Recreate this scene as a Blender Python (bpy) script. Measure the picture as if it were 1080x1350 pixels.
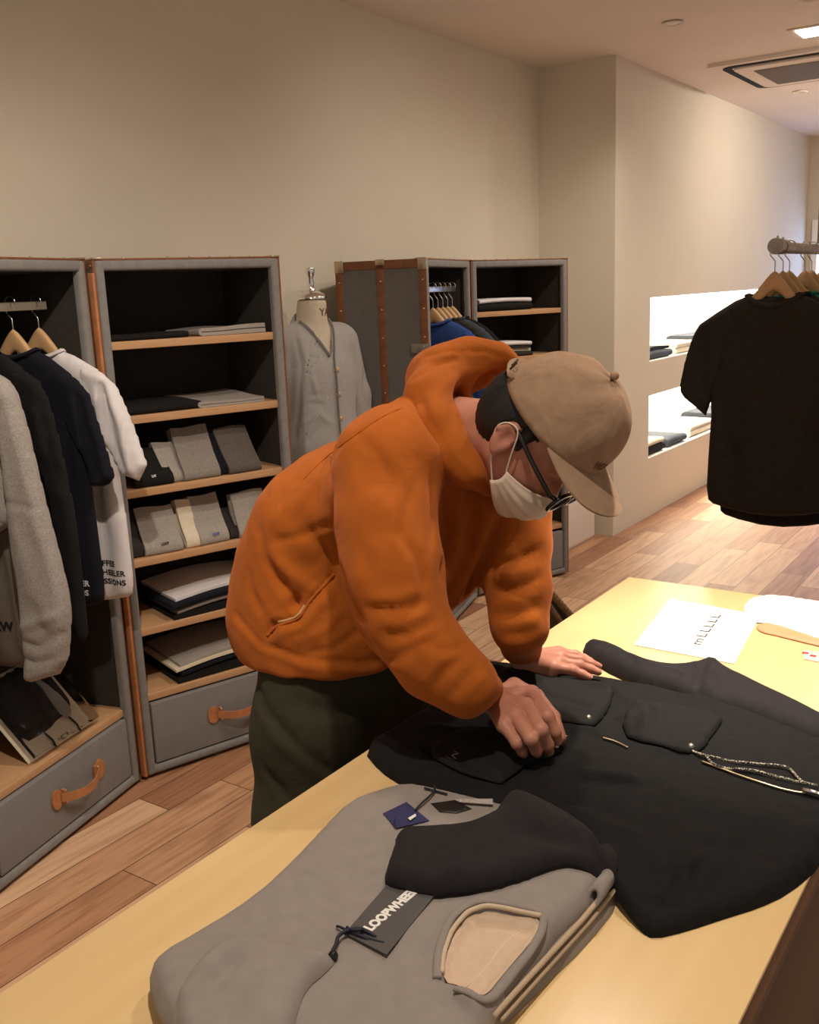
import bpy, bmesh, math, random
import numpy as np
from mathutils import Vector, Matrix, geometry
from mathutils.bvhtree import BVHTree

random.seed(7)
SC = bpy.context.scene
COL = SC.collection
for _o in list(bpy.data.objects): bpy.data.objects.remove(_o)

# ------------------------------------------------------------ camera
YAW, PITCH, ROLL, FPX, EYE = 0.60896963, 0.22185855, -0.0394021, 1301.4, 1.52
def _cam_axes():
    f = np.array([-math.sin(YAW)*math.cos(PITCH), math.cos(YAW)*math.cos(PITCH), -math.sin(PITCH)])
    r = np.array([math.cos(YAW), math.sin(YAW), 0.0]); u = np.cross(r, f)
    return math.cos(ROLL)*r+math.sin(ROLL)*u, -math.sin(ROLL)*r+math.cos(ROLL)*u, f
CR, CU, CF = _cam_axes()
CPOS = np.array([0.0, 0.0, EYE])
cd = bpy.data.cameras.new('camera'); cam = bpy.data.objects.new('camera', cd); COL.objects.link(cam)
cd.sensor_fit = 'VERTICAL'; cd.sensor_height = 24.0; cd.lens = FPX/1350*24.0
cd.clip_start = 0.05; cd.clip_end = 60
cam.matrix_world = Matrix(((CR[0], CU[0], -CF[0], 0), (CR[1], CU[1], -CF[1], 0), (CR[2], CU[2], -CF[2], EYE), (0, 0, 0, 1)))
SC.camera = cam

# ------------------------------------------------------------ exposure, ambient light, ceiling spots
vs = SC.view_settings
vs.view_transform = 'Standard'; vs.look = 'None'; vs.exposure = 0.10; vs.gamma = 1.0; vs.use_curve_mapping = False
SC.world = bpy.data.worlds.new('world'); SC.world.use_nodes = True
_bg = SC.world.node_tree.nodes['Background']; _bg.inputs[0].default_value = (1.0, 0.87, 0.74, 1); _bg.inputs[1].default_value = 0.34
CEIL = 2.734
# x, y, watts, cone degrees, aim x, aim y, aim z
SPOTS = [(-0.50, 1.95, 270, 50, -0.50, 2.05, .75),
         (-0.45, 0.75, 75, 80, -0.65, 0.85, .75),
         (-0.75, 2.30, 44, 90, -1.15, 1.50, 1.0),
         (-0.95, 0.70, 88, 84, -2.30, 1.45, .9),
         (-1.00, 2.30, 34, 110, -2.35, 2.20, .4),
         (-1.20, 3.60, 40, 120, -2.30, 4.10, .9),
         (-1.00, 4.60, 42, 130, -1.90, 4.80, .4),
         (-0.80, 7.30, 74, 150, -2.20, 7.60, 1.2),
         (-1.842, 5.036, 14, 120, -1.9, 5.3, .0)]
for _i, (x, y, w, cone, ax, ay, az) in enumerate(SPOTS):
    ld = bpy.data.lights.new('ceiling_spot', 'SPOT'); ld.energy = w; ld.color = (1.0, 0.87, 0.74)
    ld.spot_size = math.radians(cone); ld.spot_blend = 0.9; ld.shadow_soft_size = 0.035
    lo = bpy.data.objects.new('ceiling_spot', ld); COL.objects.link(lo); lo.location = (x, y, CEIL-0.06)
    lo.rotation_euler = (Vector((ax, ay, az))-Vector(lo.location)).to_track_quat('-Z', 'Y').to_euler()

# ------------------------------------------------------------ photo measuring helpers (points in the room)
def ray(x, y): return CR*((x-540)/FPX)-CU*((y-675)/FPX)+CF
def atz(x, y, z): d = ray(x, y); return CPOS+d*((z-EYE)/d[2])
def dep(x, y, D): return CPOS+ray(x, y)*D
def onplane(x, y, P, n): d = ray(x, y); return CPOS+d*(((P-CPOS)@n)/(d@n))

# ------------------------------------------------------------ materials
def newmat(name):
    m = bpy.data.materials.new(name); m.use_nodes = True
    return m, m.node_tree, m.node_tree.nodes['Principled BSDF']
def setp(b, **k):
    for n, v in k.items():
        n = n.replace('_', ' ')
        if n in b.inputs: b.inputs[n].default_value = v
def rgb(c): return (c[0], c[1], c[2], 1)
def ramp(nt, stops):
    r = nt.nodes.new('ShaderNodeValToRGB'); e = r.color_ramp.elements
    while len(e) < len(stops): e.new(0.5)
    for i, (p, c) in enumerate(stops): e[i].position = p; e[i].color = rgb(c)
    return r
def coords(nt, kind='Object'):
    return nt.nodes.new('ShaderNodeTexCoord').outputs[kind]
def noise(nt, scale, detail=4, src=None, vec=(1, 1, 1)):
    n = nt.nodes.new('ShaderNodeTexNoise'); n.inputs['Scale'].default_value = scale; n.inputs['Detail'].default_value = detail
    mp = nt.nodes.new('ShaderNodeMapping'); mp.inputs['Scale'].default_value = vec
    nt.links.new(src or coords(nt), mp.inputs[0]); nt.links.new(mp.outputs[0], n.inputs['Vector']); return n
def bump(nt, b, hsock, strength, dist=0.002):
    bp = nt.nodes.new('ShaderNodeBump'); bp.inputs['Strength'].default_value = strength; bp.inputs['Distance'].default_value = dist
    nt.links.new(hsock, bp.inputs['Height']); nt.links.new(bp.outputs[0], b.inputs['Normal'])
def fabric(name, c, var=0.12, scale=60, rough=0.92, sheen=0.25, bmp=0.35, fine=900, soft=0.0):
    m, nt, b = newmat(name); setp(b, Roughness=rough, Sheen_Weight=sheen, Sheen_Roughness=0.5, Specular_IOR_Level=0.25)
    b.inputs['Sheen Tint'].default_value = rgb([min(1, x*1.5+.1) for x in c])
    n = noise(nt, scale, 6)
    r = ramp(nt, [(0.3, [x*(1-var) for x in c]), (0.7, [min(1, x*(1+var)) for x in c])])
    nt.links.new(n.outputs[0], r.inputs[0]); nt.links.new(r.outputs[0], b.inputs['Base Color'])
    f = noise(nt, fine, 2); bump(nt, b, f.outputs[0], bmp, 0.0008)
    if soft:   # soft rumples of worn cloth under the weave
        fb = [x for x in nt.nodes if x.type == 'BUMP'][0]; sb = nt.nodes.new('ShaderNodeBump'); sb.inputs['Strength'].default_value = soft; sb.inputs['Distance'].default_value = 0.012
        w = noise(nt, 14, 3); w.inputs['Distortion'].default_value = 0.5; nt.links.new(w.outputs[0], sb.inputs['Height']); nt.links.new(sb.outputs[0], fb.inputs['Normal'])
    return m
def plain(name, c, rough=0.5, metal=0.0, var=0.05, scale=30, **k):
    m, nt, b = newmat(name); setp(b, Roughness=rough, Metallic=metal, **k)
    n = noise(nt, scale, 3); r = ramp(nt, [(0.3, [x*(1-var) for x in c]), (0.7, [min(1, x*(1+var)) for x in c])])
    nt.links.new(n.outputs[0], r.inputs[0]); nt.links.new(r.outputs[0], b.inputs['Base Color']); return m
def emit(name, c, s):
    m, nt, b = newmat(name); setp(b, Roughness=0.5); b.inputs['Base Color'].default_value = rgb(c)
    b.inputs['Emission Color'].default_value = rgb(c); b.inputs['Emission Strength'].default_value = s; return m
def woodmat(name, c1, c2, rough=0.45, axis=(2, 40, 40), scale=1.0):
    m, nt, b = newmat(name); setp(b, Roughness=rough)
    n = noise(nt, 2.0*scale, 8, vec=axis); r = ramp(nt, [(0.25, c1), (0.75, c2)])
    nt.links.new(n.outputs[0], r.inputs[0]); nt.links.new(r.outputs[0], b.inputs['Base Color'])
    bump(nt, b, n.outputs[0], 0.12, 0.001); return m
def plaster(name, c):
    m, nt, b = newmat(name); setp(b, Roughness=0.9, Specular_IOR_Level=0.2)
    n = noise(nt, 3, 5); r = ramp(nt, [(0.3, [x*.97 for x in c]), (0.7, c)])
    nt.links.new(n.outputs[0], r.inputs[0]); nt.links.new(r.outputs[0], b.inputs['Base Color'])
    f = noise(nt, 140, 4); bump(nt, b, f.outputs[0], 0.08, 0.002); return m
def planks():
    m, nt, b = newmat('worn oak planks'); L = nt.links; N = nt.nodes.new
    def mth(op, a, bb=None, c=None):
        n = N('ShaderNodeMath'); n.operation = op
        for i, v in enumerate((a, bb, c)):
            if v is None: continue
            if isinstance(v, (int, float)): n.inputs[i].default_value = v
            else: L.new(v, n.inputs[i])
        return n.outputs[0]
    sep = N('ShaderNodeSeparateXYZ'); L.new(coords(nt), sep.inputs[0]); X, Y = sep.outputs[0], sep.outputs[1]
    W, LEN = 0.136, 0.92
    u = mth('DIVIDE', mth('ADD', X, 0.025), W); row = mth('FLOOR', u); fu = mth('FRACT', u)
    wn = N('ShaderNodeTexWhiteNoise'); wn.noise_dimensions = '1D'; L.new(row, wn.inputs['W'])
    v = mth('ADD', mth('DIVIDE', Y, LEN), mth('MULTIPLY', wn.outputs['Value'], 7.3)); cell = mth('FLOOR', v); fv = mth('FRACT', v)
    cx = N('ShaderNodeCombineXYZ'); L.new(row, cx.inputs[0]); L.new(cell, cx.inputs[1])
    w2 = N('ShaderNodeTexWhiteNoise'); w2.noise_dimensions = '2D'; L.new(cx.outputs[0], w2.inputs['Vector'])
    tone = ramp(nt, [(0.0, (.34, .155, .08)), (.3, (.50, .26, .14)), (.65, (.64, .37, .21)), (1.0, (.76, .49, .30))])
    L.new(w2.outputs['Value'], tone.inputs[0])
    # grain, shifted per board
    off = N('ShaderNodeVectorMath'); off.operation = 'ADD'
    sc = N('ShaderNodeVectorMath'); sc.operation = 'SCALE'; L.new(w2.outputs['Color'], sc.inputs[0]); sc.inputs['Scale'].default_value = 30
    L.new(coords(nt), off.inputs[0]); L.new(sc.outputs[0], off.inputs[1])
    g = noise(nt, 3, 8, src=off.outputs[0], vec=(16, 1.2, 1)); g.inputs['Distortion'].default_value = 0.6
    gr = ramp(nt, [(0.28, (.62, .56, .50)), (0.55, (1, 1, 1)), (.8, (1.12, 1.1, 1.05))]); L.new(g.outputs[0], gr.inputs[0])
    k = noise(nt, 2.2, 3, src=off.outputs[0], vec=(2.4, 1, 1)); kr = ramp(nt, [(0.22, (.45, .36, .3)), (0.36, (1, 1, 1))]); L.new(k.outputs[0], kr.inputs[0])
    def mul(a, c, f=1.0):
        mx = N('ShaderNodeMix'); mx.data_type = 'RGBA'; mx.blend_type = 'MULTIPLY'; mx.inputs[0].default_value = f
        L.new(a, mx.inputs[6]); L.new(c, mx.inputs[7]); return mx.outputs[2]
    colr = mul(mul(tone.outputs[0], gr.outputs[0], .9), kr.outputs[0], .7)
    gu = mth('LESS_THAN', fu, 0.022); gv = mth('LESS_THAN', fv, 0.0035); gap = mth('MAXIMUM', gu, gv)
    mx = N('ShaderNodeMix'); mx.data_type = 'RGBA'; L.new(gap, mx.inputs[0]); L.new(colr, mx.inputs[6]); mx.inputs[7].default_value = (.10, .05, .03, 1)
    L.new(mx.outputs[2], b.inputs['Base Color']); setp(b, Roughness=0.48)
    h = mth('SUBTRACT', mth('MULTIPLY', g.outputs[0], 0.3), gap); bump(nt, b, h, 0.5, 0.002)
    return m

M = dict(
    wall=plaster('matt cream plaster', (.745, .685, .560)), ceiling=plaster('matt ceiling paint', (.84, .765, .69)),
    niche=plaster('white niche paint', (.93, .90, .84)), floor=planks(),
    tabletop=woodmat('pale lacquered beech', (.79, .56, .265), (.86, .63, .31), 0.28, (12, .8, 1), 1.2),
    tableedge=woodmat('dark edge wood', (.10, .05, .025), (.17, .09, .045), .5),
    black=plain('black lacquer', (.012, .011, .010), .5),
    felt=fabric('grey wool felt', (.235, .228, .218), .10, 40, .95, .3, .5, 500),
    liner=fabric('dark grey lining cloth', (.050, .044, .037), .12, 50, .95, .1, .4, 500),
    board=fabric('grey fibre board', (.165, .155, .143), .06, 30, .85, .1, .3, 600),
    drawer=fabric('smooth grey drawer cloth', (.225, .215, .21), .05, 18, .8, .1, .2, 700),
    leather=plain('tan leather', (.46, .19, .075), .5, 0, .15, 40), strap=plain('chestnut leather', (.20, .075, .03), .55, 0, .2, 30),
    shelfwood=woodmat('oak shelf', (.52, .29, .14), (.62, .37, .19), .5, (3, 40, 40), 1.5),
    brass=plain('aged brass', (.62, .50, .34), .32, 1.0), chrome=plain('chrome', (.85, .85, .85), .08, 1.0),
    steel=plain('brushed steel', (.55, .53, .50), .3, 1.0), galv=plain('worn galvanised pipe', (.42, .38, .33), .42, 1.0, .25, 25),
    hangerwood=woodmat('beech hanger', (.60, .36, .17), (.70, .45, .23), .45, (3, 20, 20), 1.0),
    white=fabric('white cotton', (.80, .77, .77), .03, soft=.3), offwhite=fabric('off white cotton', (.72, .65, .56), .04),
    navy=fabric('navy cotton', (.0075, .0085, .0155), .15), blackcloth=fabric('black cotton', (.010, .0095, .009), .15, sheen=.12),
    charcoal=fabric('charcoal cotton', (.032, .028, .026), .2), blue=fabric('blue cotton', (.03, .07, .24), .1),
    heather=fabric('heather grey jersey', (.36, .33, .30), .22, 220), lightgrey=fabric('light grey marl', (.36, .33, .29), .15, 200),
    midgrey=fabric('mid grey marl', (.26, .235, .205), .15, 200), brownblack=fabric('faded black sweatcloth', (.030, .025, .022), .15, sheen=.15),
    green=fabric('green cotton', (.01, .20, .13), .1), slate=fabric('slate blue cotton', (.05, .06, .08), .15),
    cream=fabric('cream cotton', (.74, .66, .50), .05), print_white=plain('white print ink', (.75, .74, .72), .7),
    print_black=plain('black print ink', (.015, .014, .014), .7), paper=plain('white paper', (.86, .84, .80), .6),
    clear=None,
)

# ------------------------------------------------------------ object helpers
def setprops(o, label=None, cat=None, group=None, kind=None):
    if label: o['label'] = label
    if cat: o['category'] = cat
    if group: o['group'] = group
    if kind: o['kind'] = kind
    return o
def thing(name, label, cat, loc=(0, 0, 0), rz=0.0, group=None):
    o = bpy.data.objects.new(name, None); COL.objects.link(o); o.location = loc; o.rotation_euler = (0, 0, rz); o.empty_display_size = .05
    return setprops(o, label, cat, group)
def rootmat(o):
    m = Matrix.Identity(4)
    while o is not None:
        m = o.matrix_basis_cache @ m if hasattr(o, 'matrix_basis_cache') else (Matrix.Translation(o.location) @ o.rotation_euler.to_matrix().to_4x4()) @ m
        o = o.parent
    return m
def mesh(name, V, F, mat, parent=None, smooth=True, world=False, label=None, auto=None):
    me = bpy.data.meshes.new(name)
    V = np.asarray(V, float)
    if world and parent is not None:
        inv = np.array(rootmat(parent).inverted()); V = V@inv[:3, :3].T+inv[:3, 3]
    me.from_pydata([tuple(v) for v in V], [], [tuple(int(i) for i in f) for f in F]); me.update()
    if smooth: me.shade_smooth()
    if auto is not None:
        me.shade_smooth(); me.set_sharp_from_angle(angle=math.radians(auto))
    me.materials.append(mat)
    o = bpy.data.objects.new(name, me); COL.objects.link(o); o.parent = parent
    if label: o['label'] = label
    return o
class MB:
    """collects shapes; build() links them as one mesh"""
    def __init__(s): s.V = []; s.F = []
    def add(s, V, F):
        n = len(s.V); s.V += [tuple(v) for v in V]; s.F += [tuple(i+n for i in f) for f in F]; return s
    def box(s, x0, y0, z0, x1, y1, z1, bev=0.0):
        bm = bmesh.new(); bmesh.ops.create_cube(bm, size=1)
        for v in bm.verts: v.co = Vector(((x0+x1)/2+v.co.x*(x1-x0), (y0+y1)/2+v.co.y*(y1-y0), (z0+z1)/2+v.co.z*(z1-z0)))
        if bev: bmesh.ops.bevel(bm, geom=bm.edges[:], offset=bev, segments=3, profile=.5, affect='EDGES')
        bm.verts.index_update(); s.add([v.co[:] for v in bm.verts], [[v.index for v in f.verts] for f in bm.faces]); bm.free(); return s
    def tube(s, pts, r, n=10, closed=False, flat=1.0, up=(0, 0, 1)):
        P = [np.array(p, float) for p in pts]; m = len(P); R = r if hasattr(r, '__len__') else [r]*m
        V = []; prev = None
        for i, p in enumerate(P):
            a = P[(i-1) % m] if (closed or i > 0) else p; b = P[(i+1) % m] if (closed or i < m-1) else p
            t = b-a; t /= np.linalg.norm(t)+1e-12
            if prev is None:
                q = np.cross(t, up); 
                if np.linalg.norm(q) < 1e-3: q = np.cross(t, (1, 0, 0))
            else: q = prev-t*(prev@t)
            q /= np.linalg.norm(q); prev = q; w = np.cross(t, q)
            for k in range(n):
                th = 2*math.pi*k/n; V.append(p+q*math.cos(th)*R[i]+w*math.sin(th)*R[i]*flat)
        F = []
        for i in range(m if closed else m-1):
            j = (i+1) % m
            for k in range(n): F.append((i*n+k, i*n+(k+1) % n, j*n+(k+1) % n, j*n+k))
        if not closed: F.append(tuple(range(n))[::-1]); F.append(tuple(range((m-1)*n, m*n)))
        return s.add(V, F)
    def lathe(s, prof, c=(0, 0, 0), n=24, ax=(1, 1)):
        V = []; F = []
        for r, z in prof:
            for k in range(n): th = 2*math.pi*k/n; V.append((c[0]+r*ax[0]*math.cos(th), c[1]+r*ax[1]*math.sin(th), c[2]+z))
        for i in range(len(prof)-1):
            for k in range(n): F.append((i*n+k, i*n+(k+1) % n, (i+1)*n+(k+1) % n, (i+1)*n+k))
        F.append(tuple(range(n))[::-1]); F.append(tuple(range((len(prof)-1)*n, len(prof)*n)))
        return s.add(V, F)
    def prism(s, poly, z0, z1, fr=None):
        n = len(poly); V = [(p[0], p[1], z0) for p in poly]+[(p[0], p[1], z1) for p in poly]
        F = [tuple(range(n))[::-1], tuple(range(n, 2*n))]+[(i, (i+1) % n, n+(i+1) % n, n+i) for i in range(n)]
        if fr: V = [fr(v) for v in V]
        return s.add(V, F)
    def ball(s, c, r, n=10):
        pr = [(r*math.sin(math.pi*i/n)+1e-5, -r*math.cos(math.pi*i/n)) for i in range(n+1)]
        return s.lathe(pr, c, n*2 if n < 8 else 16)
    def build(s, name, mat, parent=None, auto=40, world=False, label=None):
        return mesh(name, s.V, s.F, mat, parent, world=world, auto=auto, label=label)
def copy_tree(o, parent=None):
    c = o.copy(); COL.objects.link(c); c.parent = parent
    for ch in [x for x in bpy.data.objects if x.parent == o]: copy_tree(ch, c)
    return c
def text_mesh(txt, size, bold=0.0, space=1.0, thick=0.0004, res=3):
    cu = bpy.data.curves.new('lettering', 'FONT'); cu.body = txt; cu.size = size; cu.offset = bold; cu.space_character = space
    cu.extrude = thick; cu.align_x = 'LEFT'; cu.resolution_u = res; cu.space_line = 0.95
    ob = bpy.data.objects.new('lettering_curve', cu); COL.objects.link(ob)
    bpy.context.view_layer.update(); dg = bpy.context.evaluated_depsgraph_get()
    me = bpy.data.meshes.new_from_object(ob.evaluated_get(dg)); V = np.array([v.co[:] for v in me.vertices]); F = [tuple(p.vertices) for p in me.polygons]
    bpy.data.objects.remove(ob); bpy.data.curves.remove(cu); bpy.data.meshes.remove(me); return V, F
def frame_map(V, O, ex, ey, ez):
    V = np.asarray(V, float); return np.asarray(O)+V[:, :1]*np.asarray(ex)+V[:, 1:2]*np.asarray(ey)+V[:, 2:3]*np.asarray(ez)

# cloth sheet cut to an outline, puffed to a thickness
def dens(poly, step):
    out = []
    for i, p in enumerate(poly):
        q = poly[(i+1) % len(poly)]; p = np.array(p, float); q = np.array(q, float); n = max(1, int(np.linalg.norm(q-p)/step))
        for k in range(n): out.append(p+(q-p)*k/n)
    return np.array(out)
def smoothpoly(poly, it=2):
    P = np.array(poly, float)
    for _ in range(it): P = np.concatenate([np.stack([.75*P+.25*np.roll(P, -1, 0), .25*P+.75*np.roll(P, -1, 0)], 1).reshape(-1, P.shape[1])])
    return P
def segdist(Q, poly, closed=True):
    P = np.asarray(poly, float); B = np.roll(P, -1, 0) if closed else P[1:]; A = P if closed else P[:-1]
    best = np.full(len(Q), 1e9)
    for a, b in zip(A, B):
        ab = b-a; t = np.clip(((Q-a)@ab)/(ab@ab+1e-12), 0, 1); d = np.linalg.norm(Q-(a+t[:, None]*ab), axis=1); best = np.minimum(best, d)
    return best
def puff(poly, step, T, R, front=None, back=None, flat_bottom=False, sm=1):
    """poly 2D -> closed puffed sheet; height on third axis"""
    B = dens(smoothpoly(poly, sm), step); n = len(B)
    lo, hi = B.min(0), B.max(0)
    gx, gy = np.meshgrid(np.arange(lo[0], hi[0], step), np.arange(lo[1], hi[1], step)); gy = gy+((np.arange(gx.shape[1]) % 2)*step*.5)[None, :]
    G = np.stack([gx.ravel(), gy.ravel()], 1)
    x, y = G[:, 0], G[:, 1]; ins = np.zeros(len(G), bool)
    for i in range(n):
        a, b = B[i], B[(i+1) % n]; c = ((a[1] > y) != (b[1] > y))
        with np.errstate(divide='ignore', invalid='ignore'): ins ^= c & (x < (b[0]-a[0])*(y-a[1])/(b[1]-a[1]+1e-30)+a[0])
    G = G[ins]; G = G[segdist(G, B) > step*.45]
    pts = [Vector(p) for p in np.vstack([B, G])]
    r = geometry.delaunay_2d_cdt(pts, [], [list(range(n))], 1, 1e-7)
    V2 = np.array([v[:] for v in r[0]]); T3 = [list(f) for f in r[2]]
    d = segdist(V2, B); k = np.clip(d/R, 0, 1); prof = np.sqrt(np.clip(1-(1-k)**2, 0, 1))
    edge = d < 1e-6; fo = front(V2) if front else 0.0; ba = back(V2) if back else 0.0
    h1 = T*prof+k*fo
    h2 = np.zeros(len(V2)) if flat_bottom else -T*prof+k*ba
    if flat_bottom: h1 = np.maximum(h1, 0.0006)
    V = np.hstack([V2, h1[:, None]]); idx = np.arange(len(V2)); m2 = idx.copy(); extra = []
    for i in range(len(V2)):
        if not edge[i] or flat_bottom: m2[i] = len(V2)+len(extra); extra.append((V2[i, 0], V2[i, 1], h2[i]))
    V = np.vstack([V, np.array(extra)]) if extra else V
    F = []
    for f in T3:
        a, b, c = V2[f[0]], V2[f[1]], V2[f[2]]
        if (b[0]-a[0])*(c[1]-a[1])-(b[1]-a[1])*(c[0]-a[0]) < 0: f = f[::-1]
        F.append(tuple(f)); F.append(tuple(m2[i] for i in f[::-1]))
    if flat_bottom:
        from collections import Counter
        E = Counter()
        for f in F[::2]:
            for i in range(3): E[(f[i], f[(i+1) % 3])] += 1
        for (a, b) in list(E):
            if (b, a) not in E: F.append((b, a, m2[a], m2[b]))
    return V, F
def folds2d(lines):
    """lines: (polyline, amplitude, width) ridges (+) or grooves (-) on a sheet"""
    def f(P):
        h = np.zeros(len(P))
        for pl, a, w in lines: h += a*np.exp(-(segdist(P, np.array(pl, float), False)/w)**2)
        return h
    return f
def wob(P, s, seed=0.0, dim=2):
    x, y = P[:, 0]*s, P[:, 1]*s; z = P[:, 2]*s if P.shape[1] > 2 else 0*x
    return (np.sin(x*1.7+seed+1.3*np.sin(y*1.1+seed+z))+np.sin(y*2.1-seed*1.7+1.1*np.sin(x*1.9+z*1.3))+np.sin((x+y)*1.3+seed*.7+z*2.0))/3

# ------------------------------------------------------------ room shell
def struct(name, mb, mat, auto=40): return setprops(mb.build(name, mat, auto=auto), kind='structure')
struct('floor', MB().box(-3.2, -1.2, -.06, 2.5, 10.2, 0), M['floor'])
struct('ceiling', MB().box(-3.2, -1.2, CEIL, 2.5, 10.2, CEIL+.08), M['ceiling'])
XW, XR, YC, YB = -2.812, -2.328, 5.5, 10.0
struct('wall_left', MB().box(XW-.1, -1.2, 0, XW, YC, CEIL), M['wall'])
def wall_with_niches():
    ys = [YC, 6.06, 9.0, YB+.1]; zs = [0, .382, .802, 1.007, 1.417, CEIL]; mb = MB()
    for i in range(3):
        for j in range(5):
            if i == 1 and j in (1, 3): continue
            mb.add([(XR, ys[i], zs[j]), (XR, ys[i+1], zs[j]), (XR, ys[i+1], zs[j+1]), (XR, ys[i], zs[j+1])], [(0, 1, 2, 3)])
    mb.add([(XR, YC, 0), (XW-.1, YC, 0), (XW-.1, YC, CEIL), (XR, YC, CEIL)], [(3, 2, 1, 0)])
    mb.add([(XW-.1, YC, 0), (XW-.1, YB+.1, 0), (XW-.1, YB+.1, CEIL), (XW-.1, YC, CEIL)], [(0, 1, 2, 3)])
    bm = bmesh.new(); vs_ = [bm.verts.new(v) for v in mb.V]
    for f in mb.F: bm.faces.new([vs_[i] for i in f])
    bmesh.ops.remove_doubles(bm, verts=bm.verts, dist=1e-5); bmesh.ops.recalc_face_normals(bm, faces=bm.faces)
    me = bpy.data.meshes.new('wall_right'); bm.to_mesh(me); bm.free(); me.materials.append(M['wall'])
    o = bpy.data.objects.new('wall_right', me); COL.objects.link(o); setprops(o, kind='structure')
wall_with_niches()
for nm, z0, z1 in (('trim_1', .382, .802), ('trim_2', 1.007, 1.417)):
    a, b_, dpt = 6.06, 9.0, .40; x0, x1 = XR-dpt, XR-.001; t = .008
    mb = MB().box(x0, a, z0, x1, b_, z0+t).box(x0, a, z1-t, x1, b_, z1).box(x0, a, z0, x0+t, b_, z1).box(x0, a, z0, x1, a+t, z1).box(x0, b_-t, z0, x1, b_, z1)
    struct(nm, mb, M['niche'])
struct('wall_back', MB().box(XR-.2, YB, 0, 2.5, YB+.1, CEIL), M['wall'])
w = MB().box(-2.22, YB-.03, .9, -.6, YB-.005, 1.95).build('window_1', emit('daylight glass', (.42, .58, 1.0), 3.2)); setprops(w, kind='structure')
fr = MB()
for (x0, z0, x1, z1) in ((-2.27, .85, -.55, .9), (-2.27, 1.95, -.55, 2.0), (-2.27, .9, -2.22, 1.95), (-.6, .9, -.55, 1.95), (-1.44, .9, -1.40, 1.95)): fr.box(x0, YB-.05, z0, x1, YB, z1)
fo = fr.build('window_frame', M['niche'], None); fo.parent = w

# niche strip lights
for z1 in (.802, 1.417):
    t = thing('strip_light', 'thin glowing strip under the top of the %s lit wall niche' % ('upper' if z1 > 1 else 'lower'), 'light', (XR-.03, 7.53, z1-.012))
    MB().box(-.012, -1.44, -.006, .012, 1.44, .004, .002).build('diffuser', emit('warm strip %d' % int(z1*10), (1, .90, .72), 20.0), t)
    MB().box(-.015, -1.45, .004, .015, 1.45, .0045).build('housing', M['steel'], t)
    ld = bpy.data.lights.new('niche_light', 'AREA'); ld.shape = 'RECTANGLE'; ld.size = .25; ld.size_y = 2.8; ld.energy = 24; ld.color = (1, .88, .68)
    lo = bpy.data.objects.new('niche_light', ld); COL.objects.link(lo); lo.location = (XR-.2, 7.53, z1-.02); lo.rotation_euler = (0, 0, 0)

# low white cabinet in the recess
t = thing('low_cabinet', 'low white cabinet in the wall recess beside the far shelf trunk', 'cabinet', (-2.62, 5.13, 0))
MB().box(-.17, -.17, .0, .20, .29, .56, .004).build('body', M['ceiling'], t)
MB().box(.2, -.16, .02, .212, .28, .55, .003).build('door', M['ceiling'], t)

# ceiling fittings
def downlight(x, y, label):
    t = thing('ceiling_downlight', label, 'ceiling light', (x, y, CEIL))
    MB().lathe([(.030, -.001), (.050, -.004), (.052, -.008), (.046, -.012), (.036, -.010), (.030, -.001)], n=28).build('trim_ring', M['ceiling'], t)
    MB().lathe([(.001, -.0005), (.034, -.0005), (.034, -.006), (.001, -.006)], n=24).build('lens', emit('dim lens', (.6, .5, .4), .12), t)
downlight(-1.842, 5.036, 'small round downlight in the ceiling near the wall corner')
downlight(-1.828, 7.471, 'small round ceiling downlight behind the air conditioner')
downlight(-1.21, 5.05, 'small round downlight at the top right edge of the ceiling')
t = thing('recessed_square_lamp', 'bright square lamp recessed in the ceiling in front of the air conditioner', 'ceiling light', (-1.30, 5.72, CEIL))
MB().box(-.15, -.12, -.006, .15, .12, 0, .002).build('frame', M['ceiling'], t)
MB().box(-.115, -.09, -.012, .115, .09, -.005, .002).build('diffuser', emit('bright panel', (1, .93, .82), 14), t)
# ceiling cassette air conditioner
t = thing('air_conditioner', 'white ceiling cassette air conditioner with dark louvre slots and grey grille', 'air conditioner', (-1.56, 6.60, CEIL))
def rrect(a, b, r, n=8):
    P = []
    for cx, cy, s in ((a-r, b-r, 0), (-a+r, b-r, 1), (-a+r, -b+r, 2), (a-r, -b+r, 3)):
        for k in range(n+1): th = (s+k/n)*math.pi/2; P.append((cx+r*math.cos(th), cy+r*math.sin(th)))
    return P
MB().prism(rrect(.475, .475, .03), -.022, 0).build('panel', M['ceiling'], t)
# dark outlet slot ring as a rounded band
outer, inner = rrect(.412, .427, .08), rrect(.368, .383, .06); n = len(outer)
V = [(p[0], p[1], -.026) for p in outer]+[(p[0], p[1], -.026) for p in inner]+[(p[0], p[1], -.021) for p in outer]+[(p[0], p[1], -.021) for p in inner]
F = []
for i in range(n):
    j = (i+1) % n; F += [(i, n+i, n+j, j), (i, j, 2*n+j, 2*n+i), (n+i, 3*n+i, 3*n+j, n+j), (2*n+i, 2*n+j, 3*n+j, 3*n+i)]
mesh('outlet_slot', V, F, plain('dark slot', (.012, .010, .009), .95), t, smooth=False)
MB().prism(rrect(.355, .37, .05), -.034, -.022).build('centre_panel', M['ceiling'], t)
g = MB().box(-.26, -.26, -.038, .26, .26, -.034)
for k in range(26): g.box(-.255, -.25+k*.02, -.042, .255, -.243+k*.02, -.038)
g.build('grille', plain('grey grille plastic', (.30, .26, .23), .6), t)
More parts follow.
